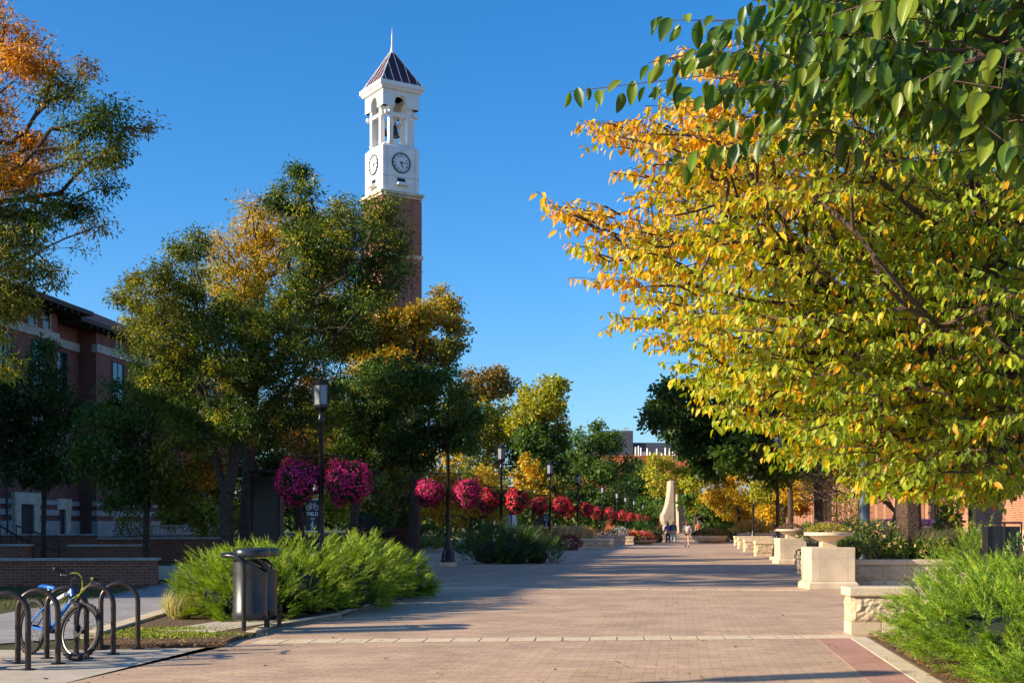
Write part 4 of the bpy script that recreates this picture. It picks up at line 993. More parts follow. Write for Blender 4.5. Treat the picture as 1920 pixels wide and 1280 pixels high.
p2 = pedestal('shaded grey pedestal planter farther back with dusky pink flowers', (W(1484, 982, 50).x, 50.2, 0), pal=((.30, .12, .12), (.2, .14, .09), (.14, .13, .05)))
rock_wall('rough stone bench block beside the front pedestal planter in shade', (W(1494, 0, 42).x, 39.5), 1.1, .58, .5, rad(90) - AX, seed=8, name='stone_bench', cat='bench', cap=.10, base=.10)
t = thing('iron_bench', 'black slatted bench tucked behind the front pedestal planter', 'bench', (W(1503, 982, 44).x, 43.4, 0), rad(-90) - AX)
mb = MB()
for k in range(7): mb.box(-.75, .75, -.22 + k * .065, -.175 + k * .065, .44, .465)
mb.build('seat', M['blackmetal'], t)
mb = MB()
for k in range(22): mb.box(-.74 + k * .07, -.715 + k * .07, .27, .29, .5, .9)
mb.build('backrest', M['blackmetal'], t)
for x in (-.78, .78):
    mb = MB(); mb.tube([(x, -.24, 0), (x, -.24, .62), (x, -.18, .66), (x, .26, .66)], .025, 8); mb.tube([(x, .30, 0), (x, .26, .5), (x, .32, .92)], .025, 8); mb.build('leg', M['blackmetal'], t)
mb = MB(); mb.tube([(-.78, .30, .92), (.78, .30, .92)], .025, 8); mb.build('top_rail', M['blackmetal'], t)
bl = [(1436, 61.5, 'limestone seat block with rough face left of the shaded pedestal planter'), (1413, 71, 'sunlit limestone seat block, second beyond the shaded pedestal'), (1400, 80, 'sunlit limestone seat block, third beyond the shaded pedestal'), (1391, 91, 'pale limestone seat block, farthest of the row of four')]
for i, (px, D, lab) in enumerate(bl): rock_wall(lab, (W(px, 0, D).x - .48, D), 2.6, .70 if i else .74, .55, rad(0), seed=20 + i, name='stone_bench', cat='bench', cap=.16, base=.14, blk=1.3)
rock_wall('long low limestone wall beyond the seat blocks in front of the yellow trees', (W(1386, 0, 104).x, 104), 5.5, .8, .6, rad(5), seed=30)
# round stone bowls with pink flowers on the raised bed at the right
def bowl(label, loc, r=.95, h=.5, pal=((.75, .35, .52), (.65, .28, .45), (.8, .5, .6)), n=1500, fs=.075, group='round stone flower bowls on the right', lift=.16, foot=True):
    t = thing('flower_bowl', label, 'planter', loc, 0, group)
    mb = MB()
    if foot: mb.lathe([(r * .32, 0), (r * .30, h * .3), (r * .45, h * .42), (r * .8, h * .75), (r * .95, h * .86)], 32); mb.lathe([(r, h * .861), (r * 1.02, h * .88), (r * 1.02, h), (r * .9, h + .002), (r * .9, h * .9)], 32)
    else: mb.lathe([(r * .62, 0), (r * .82, h * .3), (r * .95, h * .7), (r, h * .95), (r, h), (r * .9, h), (r * .9, h * .8)], 32)
    mb.build('bowl', M['limestone'], t, smooth=True)
    a = R.rand(n) * 2 * math.pi; q = np.sqrt(R.rand(n)) * r * 1.0; P = np.stack([q * np.cos(a), q * np.sin(a), h + lift * (1 - (q / r) ** 3) + R.rand(n) * .08], 1)
    scatter('flowers', P, unit(R.normal(size=(n, 3)) + [0, 0, .2]), unit(R.normal(size=(n, 3)) * .5 + [0, 0, 1]), fs * R.uniform(.7, 1.3, n), PETAL, jit(pal, n), M['petal'], t)
    g = n // 2; a = R.rand(g) * 2 * math.pi; q = np.sqrt(R.rand(g)) * r; P = np.stack([q * np.cos(a), q * np.sin(a), h + lift * .6 * (1 - (q / r) ** 3) + R.rand(g) * .06], 1)
    scatter('foliage', P, unit(R.normal(size=(g, 3)) + [0, 0, .6]), unit(R.normal(size=(g, 3)) + [0, 0, 1]), fs * 1.5, DIA, jit(((.06, .1, .02), (.1, .12, .03)), g), M['leaf'], t)
    return t
for (px, D, z, r, lab) in ((1668, 44, 1.05, .62, 'stone bowl of lilac pink flowers just left of the thick tree trunk'), (1736, 44, 1.05, .66, 'stone bowl of pink flowers just right of the thick tree trunk'), (1582, 58, 1.0, .55, 'stone bowl of pink flowers above the front pedestal planter'), (1552, 64, 1.0, .45, 'smaller stone bowl of pink flowers left of the peeling post, farther back')):
    bowl(lab, (W(px, 0, D).x, D, z), r, .42)
rock_wall('pale stone plinth wall under the pink flower bowls behind the tree trunk', (W(1645, 0, 43).x, 43.3), 2.3, .66, 1.4, 0, seed=41, z=.4)
rock_wall('far stone plinth wall under the two small pink flower bowls', (W(1536, 0, 57).x, 57.2), 1.6, .62, 7.6, 0, seed=42, z=.4)
bowl('round low stone bowl of rusty brown foliage right of the walking woman', (W(1331, 0, 104).x, 104, 0), 1.5, .62, ((.35, .16, .04), (.28, .2, .05), (.4, .3, .08), (.3, .08, .04)), 1500, .15, None, .45, False)
bowl('low round bed of orange, red and purple flowers on the paving', (W(1195, 0, 98.5).x, 99.5, 0), 1.75, .35, ((.75, .25, .02), (.7, .4, .03), (.5, .02, .03), (.35, .04, .3), (.6, .08, .02)), 2600, .17, None, .55, False)
rock_wall('pale stone planter wall with small pale flowers left of the orange bed', (W(1113, 0, 93).x, 93), 2.3, .74, 2.4, 0, seed=50)
rock_wall('stone planter wall stub between the pale planter and the orange bed', (W(1149, 0, 97).x, 97), 1.6, .62, 2.0, 0, seed=51)
rock_wall('long low stone kerb wall right of the dark red shrub', (W(1062, 0, 80).x, 80), 3.0, .62, 2.4, rad(2), seed=52)
def kerb_block(label, a, L, H, wd): 
    t = thing('kerb_planter', label, 'planter', (a[0], a[1], 0)); mb = MB(); mb.box(0, L, 0, .25, 0, H); mb.box(L - .25, L, .25, wd, 0, H - .002); mb.box(0, .25, .25, wd, 0, H - .002); mb.build('kerb', M['greystone'], t, bevel=.02)
    mb = MB(); mb.box(.25, L - .25, .25, wd, 0, H - .06); mb.build('soil', M['soil'], t)
kerb_block('low pale concrete kerb of the grass planter behind the second lamp', (W(700, 0, 70).x, 70), (W(812, 0, 70).x - W(700, 0, 70).x), .34, 8)
# black enclosures at the right edge
for px, lab in ((1862, 'black framed bin enclosure in front of the right building, left of two'), (1894, 'black framed bin enclosure at the right picture edge')):
    D = 27; t = thing('bin_enclosure', lab, 'bin enclosure', (W(px, 0, D).x, D, .2), 0, 'black bin enclosures')
    mb = MB(); mb.box(-.155, .155, -.14, .2, .0, 1.3); mb.build('panel', M['black'], t)
    for x in (-.175, .175):
        mb = MB(); mb.tube([(x, -.16, 0), (x, -.16, 1.36)], .018, 6); mb.build('frame_post', M['rack'], t)
    mb = MB(); mb.box(-.19, .19, -.17, .22, 1.36, 1.40); mb.build('roof', M['rack'], t)

# ---------------------------------------------------------------- people
def skin(name, V, E, m, parent, lev=2):
    me = bpy.data.meshes.new(name); me.from_pydata([v[:3] for v in V], E, []); me.materials.append(m)
    o = bpy.data.objects.new(name, me); link(o, parent); o.modifiers.new('s', 'SKIN')
    for i, v in enumerate(V): me.skin_vertices[0].data[i].radius = (v[3], v[4] if len(v) > 4 else v[3])
    me.skin_vertices[0].data[0].use_root = True
    o.modifiers['s'].use_smooth_shade = True
    q = o.modifiers.new('d', 'SUBSURF'); q.levels = lev; q.render_levels = lev
    return o
def person(label, loc, rz, h=1.68, stride=.2, top='fleece', bottom='cloth_black', hair='hair_auburn', long_hair=True, shorts=True, bag=None, cap=None, sleeve=True, group=None, bare='skin'):
    t = thing('person', label, 'person', loc, rz, group); k = h / 1.70; t.scale = (k, k, k)
    V = [(0, 0, .95, .12, .10)]; E = []
    def add(v, p): V.append(v); E.append((p, len(V) - 1)); return len(V) - 1
    c = add((0, .0, 1.12, .105, .085), 0); ch = add((0, 0, 1.30, .13, .095), c); nb = add((0, 0, 1.43, .06, .055), ch); nk = add((0, -.005, 1.49, .045), nb); j = add((0, -.02, 1.56, .062, .07), nk); hd = add((0, -.01, 1.63, .068, .08), j); add((0, 0, 1.68, .045, .055), hd); add((0, -.105, 1.585, .012), j)
    pose = {}
    for s in (-1, 1):
        f = s * stride
        hp = add((s * .09, 0, .90, .085, .09), 0); kn = add((s * .10, -f * .5 - .02, .50, .055), hp); an = add((s * .10, -f + (.06 if f < 0 else 0), .09, .035), kn); add((s * .11, -f - .13, .03, .032), an)
        sh = add((s * .17, 0, 1.38, .055), ch); el = add((s * .25, f * .35 + .03, 1.13, .04), sh); wr = add((s * .26, f * .8 - .06, .90, .026), el); pa = add((s * .26, f * .85 - .075, .84, .028, .016), wr)
        for q in range(4): add((s * .262 + (q - 1.5) * .004, f * .85 - .11 + q * .022, .765 + .008 * abs(q - 1.4), .0085), pa)
        add((s * .25, f * .85 - .125, .835, .009), wr)
        pose[s] = (f, hp, kn, an, sh, el, wr)
    skin('body', V, E, M[bare], t)
    mb = MB()
    for s in (-1, 1): mb.cbox((s * .03, -.094, 1.605), .02, .012, .010)
    mb.build('eyes', M['hair_dark'], t)
    V2 = [(0, 0, .96, .15, .13), (0, 0, 1.12, .15, .13), (0, 0, 1.30, .165, .125), (0, 0, 1.42, .09, .08)]; E2 = [(0, 1), (1, 2), (2, 3)]
    for s in (-1, 1):
        _, hp, kn, an, sh, el, wr = pose[s]
        def pt(i, r): v = V[i]; return (v[0], v[1], v[2], r)
        n = len(V2); V2 += [pt(sh, .085), pt(el, .068), pt(wr, .052)] if sleeve else [pt(sh, .085), ((V[sh][0] + V[el][0]) / 2, (V[sh][1] + V[el][1]) / 2, 1.24, .065)]
        E2 += [(2, n), (n, n + 1)] + ([(n + 1, n + 2)] if sleeve else [])
    skin('sweater', V2, E2, M[top], t)
    V3 = [(0, 0, .96, .135, .12), (0, 0, .90, .13, .115)]; E3 = [(0, 1)]
    for s in (-1, 1):
        f, hp, kn, an, *_ = pose[s]; a = V[hp]; b = V[kn]; n = len(V3)
        if shorts: V3 += [(a[0], a[1], .86, .10), (a[0] * .6 + b[0] * .4, a[1] * .6 + b[1] * .4, .76, .095)]; E3 += [(1, n), (n, n + 1)]
        else: V3 += [(a[0], a[1], .86, .10), (b[0], b[1], b[2], .075), (V[an][0], V[an][1], .12, .06)]; E3 += [(1, n), (n, n + 1), (n + 1, n + 2)]
        sho = MB(); x, y = V[an][0], V[an][1]
        skin('shoe', [(x, y + .03, .10, .048), (x, y + .02, .045, .045), (x + s * .01, y - .13, .035, .042, .034)], [(0, 1), (1, 2)], M['cloth_black'], t, 1)
    skin('shorts' if shorts else 'trousers', V3, E3, M[bottom], t)
    if cap: skin('cap', [(0, .01, 1.64, .098, .105), (0, 0, 1.70, .07, .08), (0, -.13, 1.645, .05, .015)], [(0, 1), (0, 2)], M[cap], t)
    hv = [(0, .02, 1.64, .085, .085), (0, .01, 1.69, .066, .07)]; he = [(0, 1)]
    if long_hair: hv += [(0, .07, 1.52, .085, .05), (0, .11, 1.38, .075, .035)]; he += [(0, 2), (2, 3)]
    skin('hair', hv, he, M[hair], t)
    if bag: 
        skin('backpack', [(0, .20, 1.05, .13, .08), (0, .20, 1.22, .14, .09), (0, .18, 1.36, .10, .06)], [(0, 1), (1, 2)], M[bag], t)
    return t
def gp(px, py): g = G(px, py); return (g.x, g.y, 0)
person('person walking away in a cream fleece sweater and black shorts with long auburn hair', gp(1288, 1025.5), rad(180 - 8), 1.74, .14)
person('person in dark clothes and denim with a teal backpack walking beside a darker figure', gp(1262, 1018.5), rad(180), 1.76, .18, 'cloth_navy', 'cloth_denim', 'hair_dark', False, False, 'cloth_green')
person('person in navy and lilac at the left of the distant walking pair', gp(1252.5, 1018), rad(176), 1.66, .16, 'cloth_purple', 'cloth_navy', 'hair_dark', True, False, None)
person('person in orange top and blue cap beside the brown flower bowl', gp(1309, 1012.5), rad(190), 1.78, .1, 'cloth_orange', 'cloth_purple', 'hair_dark', False, False, None, 'cap_blue', False)
# ---------------------------------------------------------------- trees
GD = ((.035, .075, .012), (.05, .10, .016), (.07, .13, .02), (.03, .06, .012))
GM = ((.07, .14, .02), (.10, .18, .025), (.13, .21, .03), (.05, .10, .016))
GO = ((.055, .10, .012), (.08, .125, .014), (.04, .075, .01), (.13, .16, .02), (.07, .115, .014), (.05, .09, .014))
YO = ((.50, .30, .02), (.42, .34, .03), (.56, .26, .015), (.26, .24, .03), (.36, .30, .03))
OL = ((.14, .17, .02), (.20, .20, .025), (.10, .13, .02), (.24, .20, .03))
YG = ((.32, .34, .025), (.40, .38, .03), (.24, .29, .025), (.46, .36, .03))
YE = ((.62, .42, .03), (.55, .34, .02), (.50, .42, .04), (.66, .36, .02))
ORG = ((.60, .26, .015), (.52, .20, .012), (.66, .34, .02), (.44, .15, .012))
BRN = ((.30, .17, .04), (.36, .22, .04), (.22, .14, .03), (.20, .18, .03))
PALS = [GD, GM, OL, YG, YE, ORG, BRN, GO, YO]
def LB(D, items, dz=1.0, spread=.0):
    """lobes from (px, py, radius in px, palette[, depth offset])"""
    out = []
    for it in items:
        off = it[4] if len(it) > 4 else R.uniform(-1, 1) * spread
        out.append((W(it[0], it[1], D + off), it[2] / FPX * (D + off), it[3], .8))
    return out
def trunkline(base, *pts): return [Vector(base)] + [Vector(p) for p in pts]
def px_trunk(D, *pts): return [W(px, py, D) for px, py in pts]

# big oak whose trunk stands left of the view; branches reach into the upper left
D = 28.5; b = (-13.6, 28.5, 0)
lob = LB(D, [(-60, 150, 120, 5), (40, 110, 70, 5), (20, 60, 60, 5), (50, 270, 75, 5), (-30, 330, 110, 5), (110, 170, 60, 2), (180, 220, 66, 7), (240, 235, 42, 7), (150, 300, 60, 2), (215, 290, 45, 7), (130, 380, 45, 7), (180, 430, 28, 6), (60, 400, 70, 7), (-20, 470, 100, 2), (40, 500, 60, 7), (40, 330, 45, 5), (100, 520, 30, 2), (20, 560, 60, 2), (165, 130, 26, 6), (275, 245, 22, 6), (195, 350, 22, 7), (-40, 650, 60, 3), (10, 690, 40, 3), (-30, 590, 70, 3)], spread=1.6)
lob = lob + lob
lob += [(Vector((-14.0 + x, 28.5 + y, z)), r, p, .8) for x, y, z, r, p in ((-1, 0, 15, 2.8, 5), (-3, 1, 11, 3, 2), (0, -2.5, 10, 2.2, 1), (0, 2.8, 11, 2.6, 2), (-2, 2, 7, 2.4, 1), (1.5, 1, 14, 2.0, 2), (-4, -2, 8, 2.5, 1), (.5, -1.2, 6.2, 2.0, 1), (0, 3.0, 7.0, 2.4, 1), (1, 5, 9, 2.4, 2))]
tree('oak_tree', 'oak leaning in from the upper left with orange and olive leaves on ragged branches', 'tree', b, trunkline(b, (-13.6, 28.5, 1.5), (-13.5, 28.5, 3.2), (-13.3, 28.5, 5), (-13.0, 28.5, 7), (-12.9, 28.5, 9), (-13.2, 28.5, 11.5)), lob, PALS, 1000, 90, .115, .26, .40, spread=.7, droop=.5, tmpl=NARROW, shell=.2)

# the broad dark oak in the middle left, trunk behind the bright juniper
D = 38.0; b = W(432, 982, D); b.z = 0
lob = LB(D, [(540, 372, 38, 0), (560, 420, 45, 7), (605, 440, 68, 7), (665, 425, 55, 0), (715, 400, 38, 7), (735, 470, 40, 7), (700, 520, 62, 0), (640, 520, 90, 0), (580, 500, 60, 7), (490, 620, 52, 7), (385, 600, 52, 7), (225, 560, 16, 2), (430, 590, 40, 2), (340, 560, 40, 2), (610, 500, 45, 7), (540, 560, 50, 7), (680, 590, 40, 7), (255, 530, 18, 2), (330, 470, 22, 7), (640, 385, 20, 7), (745, 430, 16, 7), (575, 355, 16, 0), (755, 500, 18, 7), (300, 520, 22, 7), (330, 520, 50, 2), (290, 560, 60, 2), (260, 600, 40, 2), (240, 570, 25, 2), (310, 620, 70, 2), (355, 480, 30, 7), (365, 450, 22, 7), (350, 650, 90, 7), (430, 660, 90, 7), (520, 640, 95, 7), (600, 620, 90, 7), (660, 620, 60, 0), (560, 720, 85, 7), (480, 740, 80, 7), (520, 800, 50, 7), (290, 680, 60, 0), (330, 740, 70, 1), (590, 790, 50, 1), (635, 480, 50, 4, 2), (560, 330, 20, 0), (440, 790, 70, 0), (380, 800, 60, 1)], spread=2.2)
tree('oak_tree', 'broad dark green oak in the middle left, its leaning trunks rising behind the bright juniper', 'tree', b,
     px_trunk(D, (432, 1070), (425, 1010), (424, 940), (440, 860), (452, 800), (470, 740), (500, 690), (540, 640)), lob, PALS, 1150, 98, .128, .21, .41, spread=.7, droop=.35, tmpl=NARROW, mix=(.16, 3),
     limbs=[px_trunk(D - .5, (436, 880), (470, 878), (510, 862), (545, 830), (575, 802), (600, 780)), px_trunk(D + .4, (452, 800), (500, 770), (545, 720), (590, 660), (650, 610), (700, 560)), px_trunk(D, (425, 940), (405, 860), (385, 780), (370, 700), (360, 600))])
# golden tree behind it, showing on its upper left and around the tower foot
D = 50.0; b = W(460, 982, D); b.z = 0
lob = LB(D, [(425, 475, 52, 4), (690, 425, 26, 3), (715, 450, 24, 4), (640, 400, 20, 4), (470, 520, 50, 4), (475, 440, 50, 4), (515, 405, 42, 4), (468, 392, 20, 4), (500, 470, 50, 4), (440, 530, 55, 3), (400, 520, 45, 3), (560, 440, 40, 4), (600, 420, 35, 4), (500, 500, 50, 4), (450, 560, 60, 3), (340, 600, 40, 3), (560, 600, 60, 5), (620, 560, 50, 4), (520, 800, 60, 5), (600, 730, 60, 5), (640, 800, 60, 5), (440, 700, 50, 3)], spread=2)
tree('maple_tree', 'golden yellow maple showing behind the top left of the broad dark oak', 'tree', b, px_trunk(D, (460, 1056), (462, 950), (470, 800), (480, 650), (490, 560)), lob, PALS, 520, 66, .16, .24, .52, spread=.7, droop=.3, tmpl=NARROW, mix=(.4, 8))
# green willow-leaved oak hanging over the second lamp
D = 43.0; b = W(662, 982, D); b.z = 0
lob = LB(D, [(660, 740, 60, 1), (720, 720, 62, 1), (780, 720, 60, 1), (840, 740, 55, 1), (870, 790, 40, 1), (830, 810, 48, 0), (760, 800, 60, 1), (700, 800, 60, 1), (640, 800, 52, 2), (600, 780, 42, 2), (710, 700, 34, 1), (800, 705, 26, 0), (650, 850, 35, 1), (780, 850, 40, 0), (880, 830, 28, 1), (735, 850, 38, 0), (690, 850, 30, 0)], spread=1.8)
tree('oak_tree', 'mid green narrow leaved oak spreading right over the second lamp below the tower', 'tree', b, px_trunk(D, (662, 1068), (664, 980), (672, 900), (690, 830), (720, 780)), lob, PALS, 620, 84, .145, .15, .40, spread=.6, droop=.7, tmpl=NARROW, mix=(.15, 2))
# orange oak at the foot of the tower
D = 60.0; b = W(775, 982, D); b.z = 0
lob = LB(D, [(800, 590, 34, 8), (835, 575, 26, 8), (855, 610, 24, 8), (760, 605, 42, 8), (715, 640, 45, 8), (785, 650, 42, 8), (845, 650, 24, 2), (740, 680, 42, 8), (690, 680, 40, 4), (825, 680, 30, 2), (780, 720, 45, 8), (690, 600, 38, 8), (825, 552, 16, 8), (872, 640, 12, 2), (700, 560, 30, 3), (650, 640, 45, 3), (640, 590, 40, 3)], spread=2)
tree('oak_tree', 'orange oak at the foot of the bell tower, its right branches against the sky', 'tree', b, px_trunk(D, (775, 1044), (778, 940), (775, 840), (770, 740), (775, 680)), lob, PALS, 480, 66, .18, .24, .52, spread=.65, droop=.3, mix=(.2, 2))
# the two small dark trees before the left building
D = 46.0; b = W(82, 982, D); b.z = 0
lob = LB(D, [(85, 680, 34, 0), (75, 730, 50, 0), (110, 770, 50, 0), (50, 790, 60, 0), (100, 830, 60, 0), (20, 830, 50, 0), (60, 870, 60, 0), (120, 880, 40, 0), (-20, 770, 60, 0), (90, 650, 22, 0), (10, 740, 40, 0)], spread=1.0)
tree('young_tree', 'small very dark green tree with straight thin trunk in front of the building entrance', 'tree', b, px_trunk(D, (82, 1062), (82, 1000), (83, 940), (82, 860), (84, 760)), lob, PALS, 300, 56, .15, .085, .42, spread=.8, droop=.3)
D = 41.0; b = W(273, 982, D); b.z = 0
lob = LB(D, [(290, 730, 45, 2), (250, 750, 60, 1), (330, 760, 60, 2), (200, 800, 55, 1), (370, 800, 55, 2), (270, 820, 75, 1), (340, 850, 70, 2), (200, 870, 60, 1), (260, 900, 65, 1), (380, 880, 40, 5), (330, 920, 45, 2), (220, 930, 40, 1), (300, 700, 30, 2), (170, 850, 35, 1), (400, 780, 22, 5)], spread=1.6)
tree('young_tree', 'round crowned dark olive tree with thin grey trunk right of the very dark one', 'tree', b, px_trunk(D, (273, 1073), (274, 1010), (275, 960), (277, 900), (280, 800)), lob, PALS, 420, 56, .14, .10, .42, spread=.75, droop=.3)
# low lit trees and shrubs behind the trunks
def simple(name, label, D, px, items, nt, nl, ls, rb, cr, sp=1.5, base_py=None, cat='tree', tk=None, tmpl=DIA, z0=0):
    b = W(px, 982, D); b.z = z0; top = min(i[1] for i in items); mid = sum(i[1] for i in items) / len(items)
    zt = W(px, mid, D).z
    tr = [b, Vector((b.x + .05, D, z0 + (zt - z0) * .35)), Vector((b.x - .08, D, z0 + (zt - z0) * .7)), Vector((b.x, D, zt))]
    return tree(name, label, cat, b, tr, LB(D, items, spread=sp), PALS, nt, nl, ls, rb, cr, spread=.75, droop=.3, tmpl=tmpl)
simple('oak_tree', 'dark tree closing the gap under the broad oak, beside the nearest lamp', 56, 560, [(500, 800, 50, 7), (550, 850, 55, 7), (600, 830, 50, 6), (480, 870, 50, 7), (530, 900, 40, 7), (620, 880, 45, 7), (590, 780, 45, 7), (460, 820, 40, 7), (640, 800, 45, 7)], 300, 48, .2, .2, .55, 2)
simple('maple_tree', 'low sunlit yellow green tree glimpsed behind the left oak trunk and kiosk', 66, 380, [(350, 920, 40, 3), (400, 900, 45, 3), (450, 930, 40, 3), (330, 960, 35, 3), (390, 965, 40, 3), (450, 980, 30, 3), (310, 900, 35, 2)], 200, 40, .22, .2, .55, 2)
simple('maple_tree', 'yellow green tree behind the kiosk, lit between the two flower baskets', 72, 560, [(540, 930, 45, 2), (590, 950, 40, 3), (640, 940, 45, 3), (690, 920, 50, 2), (640, 880, 50, 2), (560, 870, 50, 2), (500, 900, 45, 2), (700, 970, 35, 1)], 240, 40, .24, .22, .6, 2)
simple('linden_tree', 'green tree with yellow patches behind the pointed evergreen', 78, 730, [(720, 900, 45, 2), (760, 880, 45, 3), (800, 900, 40, 5), (740, 950, 40, 2), (790, 950, 35, 4), (830, 930, 30, 5), (820, 870, 45, 4), (690, 880, 40, 1), (860, 890, 40, 3)], 260, 38, .25, .24, .6, 2)
simple('linden_tree', 'olive green tree filling the gap right of the overhanging oak', 102, 880, [(870, 800, 45, 2), (910, 830, 45, 2), (880, 870, 45, 2), (930, 890, 40, 3), (860, 930, 40, 3), (910, 950, 35, 2), (840, 770, 30, 3), (950, 850, 40, 0), (860, 740, 25, 3)], 280, 38, .26, .24, .65, 2)
simple('oak_tree', 'brown tinged tree top rising against the sky right of the orange oak', 105, 915, [(915, 720, 38, 6), (880, 740, 32, 6), (945, 730, 28, 6), (900, 780, 40, 3), (950, 780, 38, 3), (960, 820, 40, 2), (920, 810, 40, 3), (875, 700, 14, 6), (930, 700, 16, 6)], 260, 40, .28, .28, .7, 2)
simple('maple_tree', 'bright green maple against the sky, right of the brown tinged top', 100, 1015, [(1035, 725, 26, 3), (1015, 760, 38, 3), (1045, 770, 24, 1), (990, 780, 30, 3), (1000, 820, 42, 1), (970, 800, 30, 3), (1040, 830, 28, 1), (990, 860, 38, 0), (1030, 870, 35, 0), (985, 740, 14, 3), (1050, 800, 15, 3)], 300, 42, .28, .28, .6, 2, tmpl=LOBED)
simple('maple_tree', 'small golden maple lit in front of the dark trunks by the third lamp', 92, 1000, [(990, 870, 18, 4), (1005, 900, 25, 4), (985, 910, 22, 4), (1010, 930, 22, 4), (975, 880, 14, 4), (960, 930, 30, 2), (1030, 910, 22, 2)], 130, 36, .24, .12, .45, 1.5, tmpl=LOBED)
simple('maple_tree', 'golden orange tree behind the second lamp baskets', 88, 900, [(880, 950, 22, 5), (905, 900, 30, 4), (930, 950, 28, 4), (860, 970, 20, 4), (830, 960, 22, 5), (950, 970, 20, 3)], 130, 36, .24, .14, .45, 1.5)
simple('ash_tree', 'rounded dark green tree left of the far penthouse building', 235, 1110, [(1110, 830, 30, 1), (1080, 820, 26, 1), (1140, 830, 28, 1), (1160, 870, 30, 0), (1100, 880, 42, 1), (1060, 870, 35, 1), (1140, 920, 42, 0), (1080, 930, 42, 1), (1160, 960, 30, 0), (1120, 800, 14, 1), (1170, 910, 22, 1), (1050, 930, 40, 0), (1100, 970, 40, 0), (1130, 880, 34, 1), (1085, 860, 34, 1), (1160, 930, 32, 0), (1040, 890, 30, 1)], 560, 48, .55, .4, 1.3, 5, tmpl=DIA)
simple('ash_tree', 'dark green tree behind the farthest lamps left of the fountain', 285, 1200, [(1195, 890, 22, 1), (1210, 910, 24, 1), (1190, 940, 30, 0), (1215, 945, 22, 1), (1205, 970, 28, 0), (1220, 980, 14, 0), (1180, 970, 25, 0), (1180, 900, 20, 0), (1195, 875, 16, 1), (1222, 890, 14, 3), (1170, 930, 24, 0), (1232, 925, 14, 1)], 340, 44, .7, .5, 1.6, 5)
simple('linden_tree', 'yellow green tree in front of the far orange building', 190, 1240, [(1225, 880, 20, 3), (1250, 870, 18, 3), (1275, 890, 22, 3), (1240, 910, 28, 3), (1270, 925, 26, 3), (1290, 900, 18, 3), (1250, 950, 28, 1), (1285, 950, 24, 1), (1300, 925, 20, 3), (1225, 860, 10, 3)], 260, 40, .42, .3, .8, 4)
simple('maple_tree', 'green tree behind the walking woman, right of the fountain', 126, 1305, [(1290, 940, 16, 1), (1315, 945, 24, 3), (1340, 950, 26, 1), (1310, 970, 20, 1), (1345, 980, 26, 1), (1370, 985, 22, 1), (1330, 1000, 16, 0), (1300, 905, 18, 3)], 220, 40, .34, .26, .65, 2)
simple('maple_tree', 'bright golden yellow tree standing right of the fountain on the mall edge', 112, 1385, [(1350, 900, 30, 4), (1375, 880, 30, 4), (1340, 930, 24, 4), (1395, 920, 34, 4), (1425, 945, 30, 4), (1370, 950, 30, 4), (1400, 965, 25, 4), (1440, 975, 20, 3), (1360, 870, 20, 4), (1330, 890, 16, 4)], 300, 42, .24, .14, .55, 2.5)
simple('maple_tree', 'second golden tree nearer the right building, thin trunk below', 88, 1470, [(1455, 900, 32, 4), (1490, 920, 34, 4), (1430, 920, 28, 3), (1470, 950, 26, 4), (1510, 900, 30, 5), (1440, 960, 18, 4), (1500, 950, 18, 5)], 240, 40, .21, .12, .5, 2)
simple('maple_tree', 'third yellow tree with orange patches in front of the right facade', 75, 1545, [(1520, 880, 32, 3), (1555, 860, 30, 5), (1580, 890, 26, 4), (1530, 915, 22, 6), (1490, 870, 30, 5), (1600, 850, 32, 3)], 200, 34, .2, .16, .5, 2)
# dark green oak behind the yellow elm, straight dark trunk at its right
D = 58.0; b = W(1536, 982, D); b.z = .4
lob = LB(D, [(1240, 770, 20, 0), (1255, 740, 28, 0), (1290, 730, 34, 0), (1300, 780, 44, 0), (1270, 810, 22, 0), (1340, 820, 50, 0), (1300, 850, 22, 0), (1330, 880, 22, 0), (1380, 800, 55, 0), (1420, 850, 50, 0), (1460, 830, 55, 0), (1400, 740, 60, 0), (1480, 760, 70, 0), (1500, 860, 45, 1), (1560, 800, 70, 1), (1450, 890, 28, 1), (1230, 790, 12, 0), (1350, 850, 12, 5), (1310, 820, 40, 0), (1380, 850, 40, 1)], spread=2.5)
tree('oak_tree', 'dark green oak in shade behind the yellow elm, branches reaching left over the mall', 'tree', b, px_trunk(D, (1536, 1030), (1535, 960), (1534, 900), (1520, 830), (1480, 780)), lob, PALS, 600, 52, .24, .22, .6, droop=.3, tmpl=LOBED, spread=.65)
simple('oak_tree', 'green oak with straight dark trunk left of the front one, far right middle distance', 78, 1481, [(1480, 840, 40, 1), (1440, 800, 40, 0), (1520, 800, 45, 1), (1470, 760, 45, 1)], 160, 40, .25, .16, .6, 2, z0=.3)
# tree with the thick trunk beside the peeling post
D = 33.0; b = W(1706, 982, D); b.z = .4
lob = LB(D, [(1580, 620, 90, 3), (1680, 560, 110, 3), (1800, 560, 120, 3), (1900, 600, 110, 1), (1600, 740, 90, 1), (1720, 720, 110, 1), (1840, 740, 110, 1), (1940, 760, 90, 1), (1660, 820, 60, 3), (1780, 840, 60, 1), (1880, 860, 60, 1), (1540, 700, 60, 1), (1700, 440, 120, 3), (1850, 420, 120, 3)], spread=3.0)
tree('elm_tree', 'thick trunked leafy tree growing in the raised bed right of the peeling post', 'tree', b, px_trunk(D, (1706, 1040), (1704, 1000), (1702, 950), (1704, 900), (1712, 840), (1735, 760), (1760, 680)), lob, PALS, 620, 44, .15, .33, .5, droop=.5, tmpl=DIA, bark='bark_brown')
